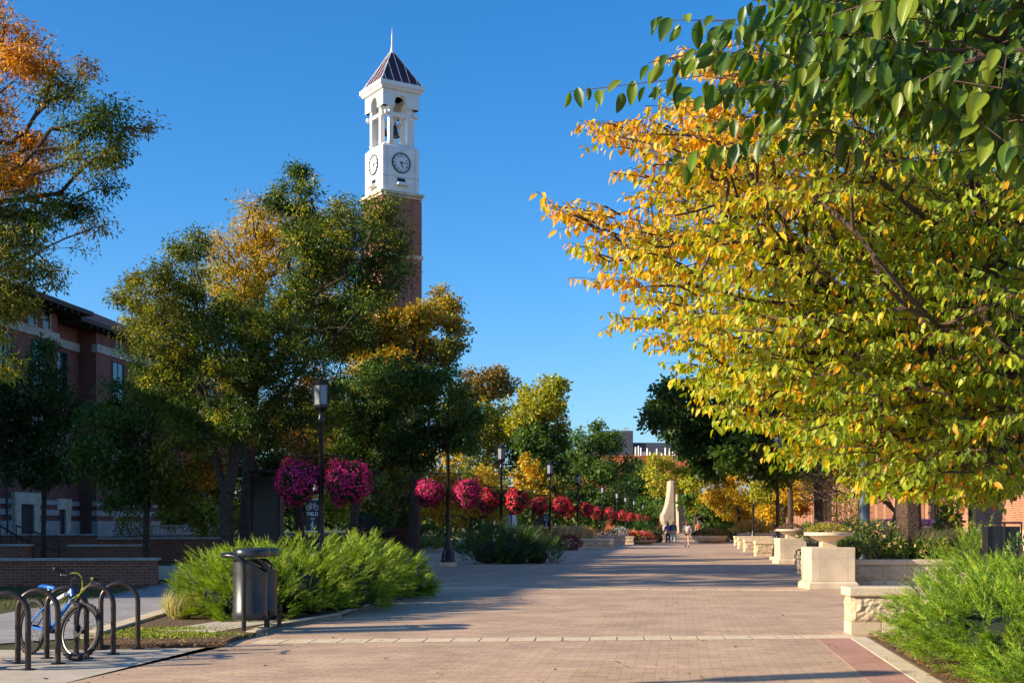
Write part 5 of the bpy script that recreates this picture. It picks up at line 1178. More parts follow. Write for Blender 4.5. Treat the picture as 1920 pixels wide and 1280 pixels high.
# bare twiggy shrub tree left of it
b = W(1640, 982, 34); b.z = .4; t = thing('bare_tree', 'leafless twiggy small tree left of the peeling post', 'tree', b)
tips = [tuple(W(R.uniform(1490, 1660), R.uniform(835, 945), 34 + R.uniform(-1.2, 1.2))) for _ in range(420)]
nd, pa, rr, _ = skeleton([b, W(1668, 1000, 34), W(1680, 960, 34), W(1650, 930, 34), W(1600, 905, 34)], tips, .06, .006, .12)
skel_mesh('trunk', nd, pa, rr, M['twig'], t, b, 5)

# ---------------------------------------------------------------- foreground elm: limbs, layered twigs, hanging leaves
def twiggy(name, label, base, trunk, limbs, twigs, leafs, pal_fn, mleaf, tmpl, rb, mb_bark, per, drop, uv=False, twr=.0035, pw=.5):
    """twigs: list of (tip, length, dir) ; every twig hangs on the skeleton and carries leaves on both sides"""
    root = thing(name, label, 'tree', base)
    nodes = [Vector(p) for p in trunk]; par = [-1] + list(range(len(trunk) - 1))
    for lm in limbs:
        prev = min(range(len(nodes)), key=lambda i: (nodes[i] - Vector(lm[0])).length)
        for p in lm:
            nodes.append(Vector(p)); par.append(prev); prev = len(nodes) - 1
    NP = np.zeros((len(nodes) + 6 * len(twigs) + 10, 3)); PL = np.zeros(len(NP)); cnt = len(nodes)
    for i in range(cnt):
        NP[i] = nodes[i]; PL[i] = 0 if par[i] < 0 else PL[par[i]] + (nodes[i] - nodes[par[i]]).length
    ntr = len(trunk) - 1
    order = sorted(range(len(twigs)), key=lambda i: np.min(np.linalg.norm(NP[:len(nodes)][ntr:cnt] - np.array(twigs[i][0]), axis=1)))
    ends = []; lines = []
    for i in order:
        tip, L, d = twigs[i]; tip = np.array(tip); d = np.array(d); root_p = tip - d * L * np.array([1, 1, .6])
        dist = np.linalg.norm(NP[ntr:cnt] - root_p, axis=1); j = int(np.argmin(dist + .25 * PL[ntr:cnt])) + ntr
        a = NP[j].copy(); prev = j; k = 2 if dist[j - ntr] > .35 else 1
        for s in range(1, k + 1):
            p = a + (root_p - a) * s / k + (R.normal(0, .03 * dist[j - ntr], 3) if s < k else 0)
            nodes.append(Vector(p)); par.append(prev); NP[cnt] = p; PL[cnt] = PL[prev] + np.linalg.norm(p - NP[prev]); prev = cnt; cnt += 1
        m1 = root_p + (tip - root_p) * .5 + np.array([0, 0, .06 * L])
        for p in (m1, tip):
            nodes.append(Vector(p)); par.append(prev); NP[cnt] = p; PL[cnt] = PL[prev] + np.linalg.norm(p - NP[prev]); prev = cnt; cnt += 1
        ends.append(prev); lines.append((root_p, m1, tip, i))
    wt = np.zeros(cnt)
    for q in ends:
        while q >= 0: wt[q] += 1; q = par[q]
    rr = twr + (rb - twr) * (np.maximum(wt, 1) / wt[0]) ** pw; rr[wt <= 1] = twr; rr[wt == 0] = twr * 2
    tr = skel_mesh('trunk', nodes, par, rr, M[mb_bark], root, base, 8)
    P = []; A = []; N = []; S = []; C = []
    for (p0, p1, p2, i) in lines:
        L = twigs[i][1]; n = max(4, int(L * per)); td = (p2 - p0) / np.linalg.norm(p2 - p0); sd_ = np.cross(td, [0, 0, 1]); sd_ /= np.linalg.norm(sd_) + 1e-6
        for k in range(n):
            f = (k + 1) / n; q = (1 - f) ** 2 * p0 + 2 * f * (1 - f) * p1 + f * f * p2; s = 1 if k % 2 else -1
            dr = drop * R.uniform(.6, 1.5)
            a = td * R.uniform(.15, .6) + sd_ * s * R.uniform(.2, .9) + np.array([0, 0, -dr]) + R.normal(0, .34, 3)
            off = sd_ * s * R.uniform(0, .03) + R.normal(0, .012, 3)
            P.append(q + off); A.append(a); N.append(np.array([0, 0, 1.0]) * .6 + sd_ * s * R.uniform(.2, 1.1) - np.array([0, .5, 0]) + R.normal(0, .4, 3)); S.append(leafs * R.uniform(.6, 1.25) * (1 - .25 * (f > .9))); C.append(pal_fn(q, f, i))
    C = np.clip(np.array(C), .003, 1)
    scatter('crown', np.array(P), np.array(A), np.array(N), np.array(S), tmpl, C, M[mleaf], root, base, uv)
    return root
HD = 11.0
def hw(px, py, d=0): return W(px, py, HD + d)
base = Vector((7.3, 11.6, 0.0))
trunk = [base, Vector((7.25, 11.6, .8)), Vector((7.1, 11.5, 1.5)), Vector((6.8, 11.4, 2.0))]
limbs = [[Vector((5.6, 11.2, 2.35))] + [hw(*p) for p in ((1960, 780), (1900, 745), (1840, 700, -1.2), (1760, 615, -2.2), (1690, 540, -2.7), (1640, 480, -2.8), (1600, 430, -2.8), (1540, 380, -2.4), (1450, 350, -1.5), (1380, 300, -1.2), (1300, 260, -.8))],
         [hw(*p) for p in ((1850, 700), (1770, 690, -.3), (1700, 640, -.6), (1620, 590, -.9), (1560, 560, -1.2), (1480, 500, -1.5), (1400, 450, -1.6), (1300, 430, -1.6), (1180, 410, -1.6))],
         [hw(*p) for p in ((1700, 540), (1660, 450, .8), (1650, 360, 1.2), (1600, 280, 1.5), (1500, 220, 1.6), (1400, 180, 1.5))],
         [hw(*p) for p in ((1930, 770), (1800, 780, 1), (1700, 760, 1.4), (1600, 740, 1.6), (1480, 720, 1.6), (1380, 740, 1.4))],
         [hw(*p) for p in ((1900, 745), (1880, 600, -1), (1850, 480, -1.6), (1800, 380, -2))],
         [hw(*p) for p in ((1990, 780), (1930, 850, -1.0), (1830, 870, -1.5), (1740, 860, -1.7))],
         [hw(*p) for p in ((1620, 590, -.9), (1500, 600, -1.4), (1380, 600, -1.2), (1250, 600, -.9))]]
tw = []
PLUMES = []
def plume(px, py, d, L, n, edge=False):
    """a spray: several twigs set along one gently arching side branch"""
    tip = np.array(hw(px, py, d)); o = np.array(hw(2000, 800, 0)); v = tip - o; v[1] *= .4; v[2] *= .45; v /= np.linalg.norm(v)
    v = v + np.array([R.normal(0, .12), R.normal(0, .45 if not edge else .3), R.normal(.0, .16)]); v /= np.linalg.norm(v)
    sd2 = np.cross(v, [0, 0, 1]); sd2 /= np.linalg.norm(sd2)
    tw.append((tip, R.uniform(.35, .5), v))
    for k in range(n - 1):
        f = (k + R.rand()) / (n - 1); s = 1 if k % 2 else -1; l = R.uniform(.22, .42) * (1 - .3 * (1 - f))
        dv = v * .75 + sd2 * s * R.uniform(.35, .9) + np.array([0, 0, R.normal(-.05, .14)]); dv /= np.linalg.norm(dv)
        c = tip - v * L * f * .95 + np.array([0, 0, .05 * L * math.sin(f * 3.1)]) + R.normal(0, .02, 3)
        tw.append((c + dv * l, l, dv))
for (px, py) in ((1030, 390), (1048, 404), (1105, 232), (1114, 258), (1150, 325), (1085, 475), (1112, 530), (1150, 600), (1245, 655), (1268, 690), (1325, 770), (1350, 800), (1180, 250), (1225, 212), (1262, 185), (1205, 290), (1140, 440), (1200, 375), (1190, 560), (1180, 480), (1235, 335), (1230, 600), (1440, 850), (1480, 860), (1255, 112), (1295, 140), (1335, 105), (1385, 90), (1425, 130), (1290, 320), (1240, 440), (1215, 640), (1300, 735)):
    for q in range(2): plume(px + (R.uniform(0, 40) if q else 0), py + R.normal(0, 8 * q), R.uniform(-1.3, .9), R.uniform(.7, 1.1), 8, True)
hl = [(1300, 400, 100, 100), (1340, 540, 110, 110), (1310, 280, 80, 60), (1420, 250, 110, 90), (1430, 420, 120, 150), (1520, 330, 120, 140), (1450, 620, 130, 170), (1560, 500, 130, 170), (1600, 360, 120, 150), (1700, 440, 130, 180), (1820, 420, 130, 160), (1600, 640, 130, 190), (1740, 620, 130, 190), (1860, 620, 110, 160), (1480, 740, 90, 120), (1600, 770, 100, 150), (1730, 770, 110, 160), (1860, 780, 100, 160), (1380, 700, 60, 60), (1900, 880, 60, 80), (1800, 880, 70, 90), (1700, 880, 60, 60), (1660, 905, 35, 20), (1560, 830, 60, 45), (1850, 930, 50, 40), (1250, 490, 60, 45), (1700, 260, 110, 100), (1560, 210, 100, 80), (1930, 500, 80, 80), (1940, 700, 80, 80), (1900, 330, 60, 90), (1820, 300, 60, 60)]
for (cx, cy, r, n) in hl:
    for q in range(int(n / 5.2)):
        a = R.uniform(0, 2 * math.pi); rr_ = r * math.sqrt(R.rand()); plume(cx - 25 + rr_ * math.cos(a), cy + rr_ * math.sin(a) * .85, R.uniform(-2.6, 2.4), R.uniform(.6, 1.1), 8)
oy = np.array(((.80, .40, .02), (.82, .50, .02), (.76, .31, .015), (.74, .48, .03))); yg = np.array(((.58, .50, .03), (.48, .49, .03), (.36, .43, .025), (.66, .50, .03))); gr = np.array(((.32, .40, .03), (.24, .34, .025), (.42, .46, .03)))
twc = R.rand(len(tw))
def hero_col(q, f, i):
    px = 960 + q[0] / q[1] * FPX; py = HOR - (q[2] - CAMZ) / q[1] * FPX
    s = (1500 - px) / 420 + (330 - py) / 520 + (twc[i] - .5) * 1.1 + .02
    if f > .8: s += .15
    pal = oy if s > .72 else (yg if s > -.05 - .35 * R.rand() else gr)
    if s > .3 and R.rand() < .25: pal = oy
    if R.rand() < .13: pal = oy
    return pal[R.randint(len(pal))] * R.uniform(.8, 1.2)
twiggy('elm_tree', 'large foreground elm filling the right with drooping yellow, orange and green leaves', base, trunk, limbs, tw, .080, hero_col, 'leafn', LEAF, .17, 'bark_brown', 34, .9, pw=.45, twr=.0022)

# glossy green branches of a nearer elm hanging in from the top right
base = Vector((5.6, 3.2, 0)); GDp = 4.6
def gw(px, py, d=0): return W(px, py, GDp + d)
tw = []
def addg(px, py, d, L, v=None):
    tip = np.array(gw(px, py, d)); v = np.array(v if v is not None else (-1 + R.normal(0, .3), R.normal(0, .5), R.normal(.02, .35))); v = v / np.linalg.norm(v); tw.append((tip, L, v))
addg(1068, 172, .0, .95, (-1, .1, .06)); addg(1225, 38, .1, .5, (-1, .1, .28)); addg(1240, 112, .0, .75, (-1, 0, -.12)); addg(1300, 45, .2, .75, (-1, .2, .14)); addg(1260, 305, .1, .6, (-1, .1, -.30)); addg(1215, 118, -.2, .45, (-1, 0, -.1)); addg(1410, 2, .2, .4, (-1, 0, .1)); addg(1350, 235, .3, .5, (-1, .1, -.05)); addg(1400, 110, .3, .55); addg(1380, 180, -.1, .5); addg(1330, 165, .1, .5, (-1, 0, .03)); addg(1420, 215, 0, .5); addg(1470, 245, .2, .4); addg(1450, 60, .1, .4); addg(1700, 300, -.5, .3, (-1, -.2, -.2)); addg(1770, 290, -.4, .3); addg(1900, 275, -1.2, .3, (-1, -.1, -.2)); addg(1860, 300, -.3, .3); addg(1640, 250, .1, .4)
for q in range(300):
    px = R.uniform(1500, 1990); lo = np.interp(px, (1500, 1600, 1700, 1800, 1990), (170, 175, 225, 255, 285)); addg(px - 20, R.uniform(-60, lo), R.uniform(-.7, .9), R.uniform(.25, .45))
for q in range(14): addg(R.uniform(1400, 1520), R.uniform(-30, 150), R.uniform(-.3, .5), .35)
gl = np.array(((.055, .12, .010), (.08, .155, .012), (.13, .21, .015), (.05, .10, .010), (.20, .26, .02)))
def green_col(q, f, i): return gl[R.randint(5)] * R.uniform(.8, 1.2)
NV = 6; tvs = []; tfs = []
for i in range(NV + 1):
    u = i / NV; wd = .235 * math.sin(math.pi * min(1, u * .97 + .02) ** .85) ** .8 if i < NV else .01
    for s in (-1, -.5, 0, .5, 1): tvs.append((u, s * wd * (1 if i < NV else .3), .10 * abs(s) * wd / .25 - .20 * u * u))
for i in range(NV):
    for k in range(4): a = i * 5 + k; tfs.append((a, a + 5, a + 6, a + 1))
twiggy('elm_tree', 'nearest overhanging elm branch at the top right with big glossy green leaves', base, [base, Vector((5.6, 3.2, 1.5)), Vector((5.5, 3.2, 3.0)), Vector((5.2, 3.5, 3.7))],
       [[Vector((4.4, 4.0, 3.6)), gw(2080, 60), gw(1950, 120), gw(1830, 140), gw(1700, 150), gw(1560, 160)], [gw(1990, 40), gw(1850, 20, .2), gw(1700, 40, .2), gw(1560, 50, .2)], [gw(2000, 200, -.4), gw(1880, 230, -.4), gw(1780, 240, -.3)]],
       tw, .090, green_col, 'leafg', (tvs, tfs), .06, 'twig', 30, 1.0, uv=True, twr=.0018, pw=.55)

# ---------------------------------------------------------------- junipers
def juniper(label, base, lobes, n, L0, lean=(0, 0, 0), pal=((.32, .43, .02), (.40, .50, .03), (.22, .34, .02)), dark=((.05, .10, .012), (.07, .13, .015)), K=22, nl=.30, zs=.86, group=None, name='juniper_bush'):
    lobes = [(l[0], (l[1][0], l[1][1], l[1][2] * zs)) for l in lobes]
    base = Vector(base); root = thing(name, label, 'shrub', base, 0, group)
    vol = np.array([l[1][0] * l[1][1] for l in lobes])
    ncl = max(20, n // 8); ix = R.choice(len(lobes), ncl, p=vol / vol.sum())
    c = np.array([l[0] for l in lobes])[ix]; r = np.array([l[1] for l in lobes])[ix]
    d = unit(R.normal(size=(ncl, 3))); d[:, 2] = np.abs(d[:, 2]) * 1.15 - .38; d = unit(d)
    f = .55 + .45 * R.rand(ncl) ** .5
    p = c + d * r * f[:, None]
    ax_ = unit(d * np.array([.8, .8, .6]) + np.array([0, 0, .55]) + np.array(lean) + R.normal(0, .25, (ncl, 3)))
    g = R.randint(ncl, size=n); d = d[g]; f = f[g]; al = R.uniform(-.45, 1.0, n)        # shoots crowd round the main plumes, dark gaps between
    L = L0 * R.uniform(.65, 1.2, n) * (1.15 - .35 * np.abs(al))
    p = p[g] + ax_[g] * (al * L0 * .85)[:, None] + R.normal(0, .16 * L0, (n, 3)) * (1.2 - .6 * al)[:, None]; p[:, 2] = np.maximum(p[:, 2], .03)
    ax_ = unit(ax_[g] + R.normal(0, .24, (n, 3)) * (1.2 - .5 * al)[:, None]); f = np.clip(f + al * .18, 0, 1)
    side = unit(np.cross(ax_, R.normal(size=(n, 3)))); nor = np.cross(ax_, side)
    bendv = unit(d * [1, 1, 0] + np.array(lean) + [0, 0, .15])
    t = (np.arange(K) + .5) / K
    # axis curve p + ax*L*t + bend*L*.25*t^2
    Q = p[:, None, :] + ax_[:, None, :] * (L[:, None] * t)[:, :, None] + bendv[:, None, :] * (.28 * L[:, None] * t ** 2)[:, :, None]
    tg = unit(ax_[:, None, :] + bendv[:, None, :] * (.56 * t)[None, :, None])
    sg = np.where(np.arange(K) % 2 == 0, 1, -1)[None, :, None]; rot = R.uniform(-.9, .9, (n, K, 1))
    sv = side[:, None, :] * sg * np.cos(rot) + nor[:, None, :] * np.sin(rot) * .9
    A = unit(tg * .85 + sv * .62 + R.normal(0, .1, (n, K, 3)))
    S = (L[:, None] * nl * (1.05 - .75 * t)[None, :]) * R.uniform(.7, 1.2, (n, K))
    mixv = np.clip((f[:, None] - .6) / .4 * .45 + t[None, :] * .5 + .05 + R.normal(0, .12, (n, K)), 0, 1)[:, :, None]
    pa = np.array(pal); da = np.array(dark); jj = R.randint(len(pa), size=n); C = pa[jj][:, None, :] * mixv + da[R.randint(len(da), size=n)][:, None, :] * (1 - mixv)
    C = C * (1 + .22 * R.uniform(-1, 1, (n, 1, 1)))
    N_ = unit(nor[:, None, :] + R.normal(0, .4, (n, K, 3)))
    tm = ([(0, -.09, 0), (.5, -.075, .02), (1, 0, 0), (.5, .075, .02), (0, .09, 0)], [(0, 1, 2, 3, 4)])
    scatter('foliage', Q.reshape(-1, 3), A.reshape(-1, 3), N_.reshape(-1, 3), S.ravel(), tm, C.reshape(-1, 3), M['needle'], root, base)
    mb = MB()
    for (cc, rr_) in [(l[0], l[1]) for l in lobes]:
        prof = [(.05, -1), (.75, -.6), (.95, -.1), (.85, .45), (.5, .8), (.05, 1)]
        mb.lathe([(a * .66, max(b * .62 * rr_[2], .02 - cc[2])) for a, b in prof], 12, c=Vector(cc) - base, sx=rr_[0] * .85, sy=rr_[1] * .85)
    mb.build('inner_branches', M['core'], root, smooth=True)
    return root
def gpt(px, py, dz=0): g = G(px, py); return g
# bright bed on the left: three plants
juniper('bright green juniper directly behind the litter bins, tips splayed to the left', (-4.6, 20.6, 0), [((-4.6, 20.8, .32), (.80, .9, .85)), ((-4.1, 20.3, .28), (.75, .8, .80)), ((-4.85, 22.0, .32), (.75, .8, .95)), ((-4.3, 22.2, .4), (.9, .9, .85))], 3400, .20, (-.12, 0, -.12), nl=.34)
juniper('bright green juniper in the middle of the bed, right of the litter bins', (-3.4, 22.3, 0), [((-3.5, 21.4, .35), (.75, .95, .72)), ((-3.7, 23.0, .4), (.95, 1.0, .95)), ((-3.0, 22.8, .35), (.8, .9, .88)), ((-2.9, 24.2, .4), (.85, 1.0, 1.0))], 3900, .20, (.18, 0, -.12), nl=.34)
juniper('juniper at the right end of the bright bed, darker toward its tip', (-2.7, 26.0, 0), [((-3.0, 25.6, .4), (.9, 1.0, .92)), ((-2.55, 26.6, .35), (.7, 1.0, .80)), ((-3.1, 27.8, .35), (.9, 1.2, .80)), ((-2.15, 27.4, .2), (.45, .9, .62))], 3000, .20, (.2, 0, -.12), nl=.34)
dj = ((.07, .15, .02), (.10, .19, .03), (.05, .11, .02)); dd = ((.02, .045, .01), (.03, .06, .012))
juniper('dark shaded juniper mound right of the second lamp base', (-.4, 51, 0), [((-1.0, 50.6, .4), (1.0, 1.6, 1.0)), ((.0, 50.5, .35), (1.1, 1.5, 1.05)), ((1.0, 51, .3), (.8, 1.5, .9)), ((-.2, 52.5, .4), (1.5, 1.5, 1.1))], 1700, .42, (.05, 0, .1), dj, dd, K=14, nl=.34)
rp = ((.24, .40, .022), (.32, .47, .03), (.17, .31, .02), (.42, .50, .035)); rd = ((.05, .12, .015), (.08, .17, .02))
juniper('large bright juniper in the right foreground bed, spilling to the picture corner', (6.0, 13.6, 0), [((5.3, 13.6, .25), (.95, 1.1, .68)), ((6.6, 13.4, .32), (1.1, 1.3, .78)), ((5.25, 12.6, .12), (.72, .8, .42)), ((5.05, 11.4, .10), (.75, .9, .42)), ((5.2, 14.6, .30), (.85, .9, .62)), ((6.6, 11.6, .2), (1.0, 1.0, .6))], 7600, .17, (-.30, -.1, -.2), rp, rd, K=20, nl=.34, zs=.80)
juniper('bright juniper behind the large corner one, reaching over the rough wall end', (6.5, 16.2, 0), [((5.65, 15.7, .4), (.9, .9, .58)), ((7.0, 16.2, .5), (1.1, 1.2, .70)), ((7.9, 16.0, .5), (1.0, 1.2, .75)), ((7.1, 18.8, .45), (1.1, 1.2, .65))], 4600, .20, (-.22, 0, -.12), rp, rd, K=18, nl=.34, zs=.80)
juniper('light green juniper tuft before the black bin enclosures', (W(1826, 0, 29).x, 29, .4), [((W(1826, 0, 29).x, 29, .7), (.7, .8, .65))], 260, .34, (0, 0, .1), rp, rd, K=14, nl=.34)
juniper('green juniper left of the distant walking pair', (W(1228, 0, 108).x, 108, 0), [((W(1228, 0, 108).x, 108, .3), (1.3, 1.5, 1.1)), ((W(1216, 0, 108).x, 108, .2), (.9, 1.2, .8))], 260, .8, (0, 0, .1), ((.12, .24, .03),), dd, K=10, nl=.4)

# ---------------------------------------------------------------- shrubs, hedges, grasses
def bush(name, label, c, r, n, ls, pal, cat='shrub', group=None, extra=None, tmpl=OVAL, up=.5, z0=0.0, m='leaf', cone=False):
    c = Vector(c); b = Vector((c.x, c.y, z0)); root = thing(name, label, cat, b, 0, group)
    d = unit(R.normal(size=(n, 3))); f = .5 + .5 * R.rand(n) ** .6
    lump = 1 + .14 * np.sin(d[:, 0] * 6 + c.x) * np.cos(d[:, 2] * 5 + c.y)
    P = np.array(c) + d * np.array(r) * (f * lump)[:, None]
    if cone:
        h = (P[:, 2] - (c.z - r[2])) / (2 * r[2]); k = np.clip(1.15 * (1 - h) + .06, 0, 1); P[:, 0] = c.x + (P[:, 0] - c.x) * k * 1.3; P[:, 1] = c.y + (P[:, 1] - c.y) * k * 1.3
    P[:, 2] = np.maximum(P[:, 2], z0 + .02)
    scatter('foliage', P, unit(d + R.normal(0, .5, (n, 3)) + [0, 0, up]), unit(d + R.normal(0, .5, (n, 3))), ls * R.uniform(.6, 1.3, n), tmpl, jit(pal, n, .25), M[m], root, b)
    mb = MB()
    for k in range(6):
        a = k * 1.05; mb.tube([(0, 0, 0), (r[0] * .35 * math.cos(a), r[1] * .35 * math.sin(a), (c.z - z0) * .9), (r[0] * .6 * math.cos(a), r[1] * .6 * math.sin(a), (c.z - z0) + r[2] * .4)], [.02, .014, .006], 5)
    mb.build('stem', M['bark'], root)
    if extra:
        ne, es, ep, tm = extra; d = unit(R.normal(size=(ne, 3))); d[:, 2] = np.abs(d[:, 2]); P = np.array(c) + d * np.array(r) * R.uniform(.9, 1.08, (ne, 1))
        scatter('flowers', P, unit(R.normal(size=(ne, 3))), unit(d + R.normal(0, .3, (ne, 3))), es * R.uniform(.7, 1.3, ne), tm, jit(ep, ne, .2), M['petal'], root, b)
    return root
BL = ([(0, -.016, 0), (.4, -.014, .05), (.75, -.009, .02), (1, 0, -.10), (.75, .009, .02), (.4, .014, .05), (0, .016, 0)], [(0, 1, 5, 6), (1, 2, 4, 5), (2, 3, 4)])
def grass_clump(label, c, rad_, h, n, pal, name='ornamental_grass', cat='grass', splay=.35, kind=None, wid=1.0, group=None):
    c = Vector(c); root = thing(name, label, cat, c, 0, group)
    a = R.rand(n) * 2 * math.pi; q = rad_ * np.sqrt(R.rand(n)); o = np.stack([np.cos(a) * q, np.sin(a) * q, np.zeros(n)], 1)
    A = unit(np.stack([np.cos(a) * splay * R.rand(n), np.sin(a) * splay * R.rand(n), np.ones(n)], 1) + R.normal(0, .1, (n, 3)))
    tm = ([(v[0], v[1] * wid, v[2] * 2) for v in BL[0]], BL[1])
    scatter('blades', np.array(c) + o, A, unit(np.stack([np.cos(a), np.sin(a), np.zeros(n)], 1) + R.normal(0, .3, (n, 3))), h * R.uniform(.6, 1.15, n), tm, jit(pal, n, .2), M['oldgrass'], root, c)
    return root
g = G(338, 1166); grass_clump('dry yellow grass tuft at the left foot of the bright juniper', (g.x, g.y, .05), .12, .46, 380, ((.45, .38, .12), (.35, .36, .06), (.55, .42, .2)), wid=.8, splay=.95)
g = G(356, 1160); grass_clump('second dry grass tuft tight against the bright juniper', (g.x + .05, g.y + .2, .05), .10, .42, 300, ((.45, .40, .12), (.38, .40, .08)), wid=.8, splay=.95)
# weeds and fallen leaves
n = 5000; P = np.zeros((n, 3)); q = R.rand(n); 
cs = [G(330, 1186), G(275, 1193), G(360, 1197), G(300, 1200)]; k = R.randint(4, size=n)
P[:, 0] = np.array([c.x for c in cs])[k] + R.normal(0, .30, n); P[:, 1] = np.array([c.y for c in cs])[k] + R.normal(0, .16, n); P[:, 2] = .054
t = scatter('weeds', P, unit(R.normal(size=(n, 3)) * [1, 1, .3] + [0, 0, .8]), unit(R.normal(size=(n, 3)) + [0, 0, .5]), .03 * R.uniform(.6, 1.5, n), OVAL, jit(((.22, .28, .03), (.16, .24, .03), (.35, .33, .05)), n), M['leaf'], None)
tag(t, 'low yellow green weeds growing in the mulch beside the hoop racks', 'weeds', kind='stuff')
def fallen(name, label, pts, z, pal, s, m='leaf'):
    n = len(pts); P = np.array([(x, y, z) for x, y in pts]); o = scatter(name, P, unit(R.normal(size=(n, 3)) * [1, 1, .12]), unit(R.normal(0, .25, (n, 3)) + [0, 0, 1]), s * R.uniform(.6, 1.2, n), LEAF, jit(pal, n, .3), M[m], None); tag(o, label, 'fallen leaves', kind='stuff')
dry = ((.40, .24, .10), (.30, .16, .06), (.50, .36, .10), (.22, .12, .05))
pts = [(R.uniform(-9, 5.0), 11.5 + 30 * R.rand() ** 1.6) for _ in range(420)]; fallen('fallen_leaves', 'scattered dry leaves lying on the paving', pts, .014, dry, .07)
pts = []
for _ in range(1500):
    a, b_ = R.rand(), R.rand(); p = G(160 + 270 * a, 1213 - 34 * b_ + 6 * a); pts.append((p.x, p.y))
fallen('leaf_litter', 'brown leaf litter and bark chips in the bed beside the racks', pts, .058, dry, .05)
pts = [(ax(4.95, 17.7, y) + R.rand() ** 1.5 * 2.2, y) for y in R.uniform(9, 18, 3800)]; fallen('leaf_litter', 'dry leaf litter along the right hand pale kerb below the juniper', pts, .026, dry, .055)
# grass at the left behind the racks
n = 16000; P = np.stack([R.uniform(-17, -8.6, n), R.uniform(21, 31, n), np.full(n, -.02)], 1); ok = P[:, 1] > 21.5 + (-8.6 - P[:, 0]) * (-.28) + 2; P = P[ok] ; n = len(P)
t = scatter('lawn', P, unit(R.normal(0, .35, (n, 3)) + [0, 0, 1]), unit(R.normal(size=(n, 3)) * [1, 1, .1]), .09 * R.uniform(.6, 1.5, n), ([(0, -.06, 0), (0, .06, 0), (1, 0, 0)], [(0, 1, 2)]), jit(((.06, .09, .02), (.10, .12, .03), (.14, .13, .05)), n), M['leaf'], None); tag(t, 'thin shaded lawn between the racks and the low brick wall', 'grass', kind='stuff')

def bx(px, D): return W(px, 0, D).x
def zz(py, D): return W(0, py, D).z
bush('evergreen_shrub', 'narrow pointed dark evergreen behind the red shrub', (bx(756, 70), 70, 1.2), (.55, .55, 1.35), 2600, .14, GD, tmpl=DIA, cone=True)
bush('barberry_shrub', 'dark red shrub at the foot of the pointed evergreen', (bx(748, 66), 66, .75), (.95, .8, .55), 2200, .10, ((.16, .03, .03), (.10, .02, .02), (.2, .05, .03), (.07, .05, .02)))
bush('spruce_shrub', 'bluish dark round spruce shrub left of the pointed evergreen', (bx(688, 66), 66, 1.0), (.95, .9, .95), 2400, .13, ((.03, .06, .04), (.04, .08, .05), (.03, .05, .03)), tmpl=DIA)
bush('leafy_shrub', 'green shrub between the pointed evergreen and the second lamp', (bx(805, 72), 72, .8), (1.0, .8, .75), 1800, .13, GM)
for i, (px, D, pw_, lab) in enumerate(((722, 71, 1.2, 'tan feathery grass clump left of the red shrub'), (800, 71, 1.2, 'low green and tan grass clump right of the red shrub'), (770, 70.6, 1.0, 'green grass along the pale kerb in front of the red shrub'))):
    grass_clump(lab, (bx(px, D), D, .25), pw_, .6, 900, (((.45, .33, .16), (.35, .28, .12)), ((.12, .2, .03), (.2, .24, .05)), ((.10, .18, .03), (.16, .22, .04)))[i], wid=2.4)
for i, (px, D, rx, lab) in enumerate(((860, 79, 1.4, 'clipped sunlit hedge left of the third lamp'), (925, 79, 1.3, 'clipped sunlit hedge just behind the dark juniper'))):
    bush('box_hedge', lab, (bx(px, D), D, .55), (rx, .8, .55), 1700, .13, YG[:1] + GM[1:3])
for (px, D, lab) in ((1000, 84, 'tan plume grass left of the small banner lamp'), (1040, 85, 'tan plume grass right of the small banner lamp'), (1085, 90, 'tan plume grass left of the pale stone planter')):
    grass_clump(lab, (bx(px, D), D, 0), .9, 1.35, 1100, ((.50, .36, .15), (.60, .44, .2), (.42, .30, .12)), wid=2.2, splay=.3)
bush('barberry_shrub', 'rust red mound shrub at the right end of the dark juniper', (bx(1066, 75), 75, .42), (.85, .9, .50), 1700, .10, ((.14, .04, .03), (.2, .06, .03), (.09, .03, .02)))
bush('flowering_shrub', 'small rusty flowers filling the pale stone planter', (bx(1132, 94), 94.2, .85), (1.1, 1.0, .3), 800, .12, ((.4, .16, .05), (.3, .12, .05), (.12, .12, .04)), z0=.7)
bush('flowering_shrub', 'small grey white flowering plant behind the planter stub', (bx(1160, 98), 98, .9), (.8, .8, .42), 700, .13, ((.5, .5, .52), (.35, .38, .36), (.08, .12, .05)), z0=.55)
bush('leafy_shrub', 'dark shrub mass right of the brown flower bowl', (bx(1362, 112), 112, .7), (1.6, 1.2, .8), 1500, .18, GM)
bush('flowering_shrub', 'golden brown flower mound behind the long limestone wall', (bx(1412, 108), 108, 1.2), (1.9, 1.0, .75), 1500, .16, ((.55, .33, .08), (.62, .42, .12), (.3, .22, .05)))
bush('leafy_shrub', 'dark green shrub between the shaded pedestal and the front one', (bx(1515, 50), 50, 1.1), (.5, .5, .5), 700, .1, GM, z0=.3)
def far_wood(label, spans):
    P = []; 
    for (x0, x1, D, ytop, n) in spans:
        for _ in range(n):
            px = R.uniform(x0, x1); top = ytop + 14 * math.sin(px / 17.0) + 9 * math.sin(px / 6.3 + 1); P.append(tuple(W(px, R.uniform(top, 990), D + R.uniform(-6, 6))))
    P = np.array(P); n = len(P); P[:, 2] = np.maximum(P[:, 2], .2)
    o = scatter('far_trees', P, unit(R.normal(size=(n, 3)) + [0, 0, -.2]), unit(R.normal(size=(n, 3)) + [0, -.4, .5]), 1.0 * R.uniform(.6, 1.4, n), DIA, jit(GD + GM[:2] + OL[:2], n, .3), M['leaf'], None); tag(o, label, 'wood', kind='stuff')
far_wood('distant belt of dark trees closing the view between the nearer trunks', [(200, 1130, 235, 925, 16000), (1330, 1500, 200, 930, 5000), (1500, 1800, 230, 940, 1500)])
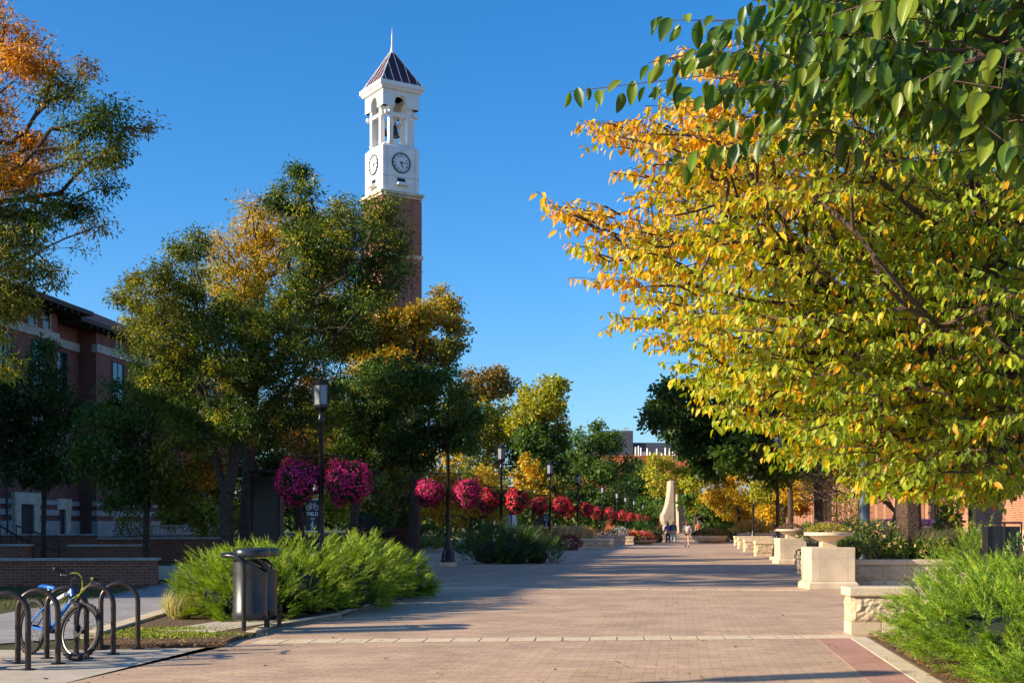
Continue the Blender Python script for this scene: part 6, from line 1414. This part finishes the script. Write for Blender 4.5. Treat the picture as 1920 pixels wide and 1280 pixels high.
# right hand raised bed
hyd = (60, .09, ((.42, .28, .10), (.45, .36, .10), (.36, .22, .09)), PETAL)
for i, (px, py, D, r, lab) in enumerate(((1604, 1005, 31.8, .42, 'leafy hydrangea right behind the front pedestal planter'), (1652, 1012, 32, .50, 'leafy hydrangea between the peeling post and the tree trunk'), (1590, 1030, 31.6, .3, 'low green shrub tucked at the front pedestal planter side'), (1680, 1030, 31.7, .30, 'small hydrangea at the left foot of the thick trunk'), (1735, 1033, 31.6, .30, 'low shrub with tan flower heads right of the thick trunk'), (1765, 1030, 31.7, .28, 'low shrub with tan flower heads behind the juniper tips'))):
    bush('hydrangea_shrub', lab, (bx(px, D), D, zz(py, D)), (r * 1.1, r, r), 700, .085, GM + ((.22, .26, .04),), extra=(int(hyd[0] * r * 2), hyd[1], hyd[2], hyd[3]), z0=.42, tmpl=OVAL)
for i, (px, D, r, h, lab) in enumerate(((1762, 32.5, .42, .95, 'dark brown green ornamental grass mound right of the trunk'), (1800, 33, .45, .95, 'second dark ornamental grass mound, nearer the enclosures'), (1848, 31, .40, .7, 'dark ornamental grass in front of the bin enclosures'), (1665, 36, .4, .85, 'wispy grass behind the tree trunk at the plinth wall'))):
    grass_clump(lab, (bx(px, D), D, .42), r, h, 1500, ((.12, .12, .04), (.16, .13, .06), (.08, .10, .03)), wid=.8, splay=.75)
bush('evergreen_shrub', 'upright dark evergreen right of the thick trunk, in front of the facade', (bx(1778, 38), 38, 1.35), (.42, .42, .95), 1500, .11, GD, z0=.4, tmpl=DIA)
bush('leafy_shrub', 'small leafy sapling at the far right edge beside the enclosures', (bx(1915, 25), 25, .95), (.3, .3, .45), 260, .09, GM, z0=.1)
bush('flowering_shrub', 'yellow green sapling in front of the right facade between the posts', (bx(1590, 66), 66, 2.2), (1.0, .8, 1.2), 900, .14, YG, z0=.4)
for (px, D, lab) in ((250, 57, 'thin reddish shrub in front of the pale metal fence'), (430, 60, 'dark shrub behind the broad oak trunk')):
    bush('leafy_shrub', lab, (bx(px, D), D, 1.3), (.8, .7, .8), 900, .12, OL, z0=.7)
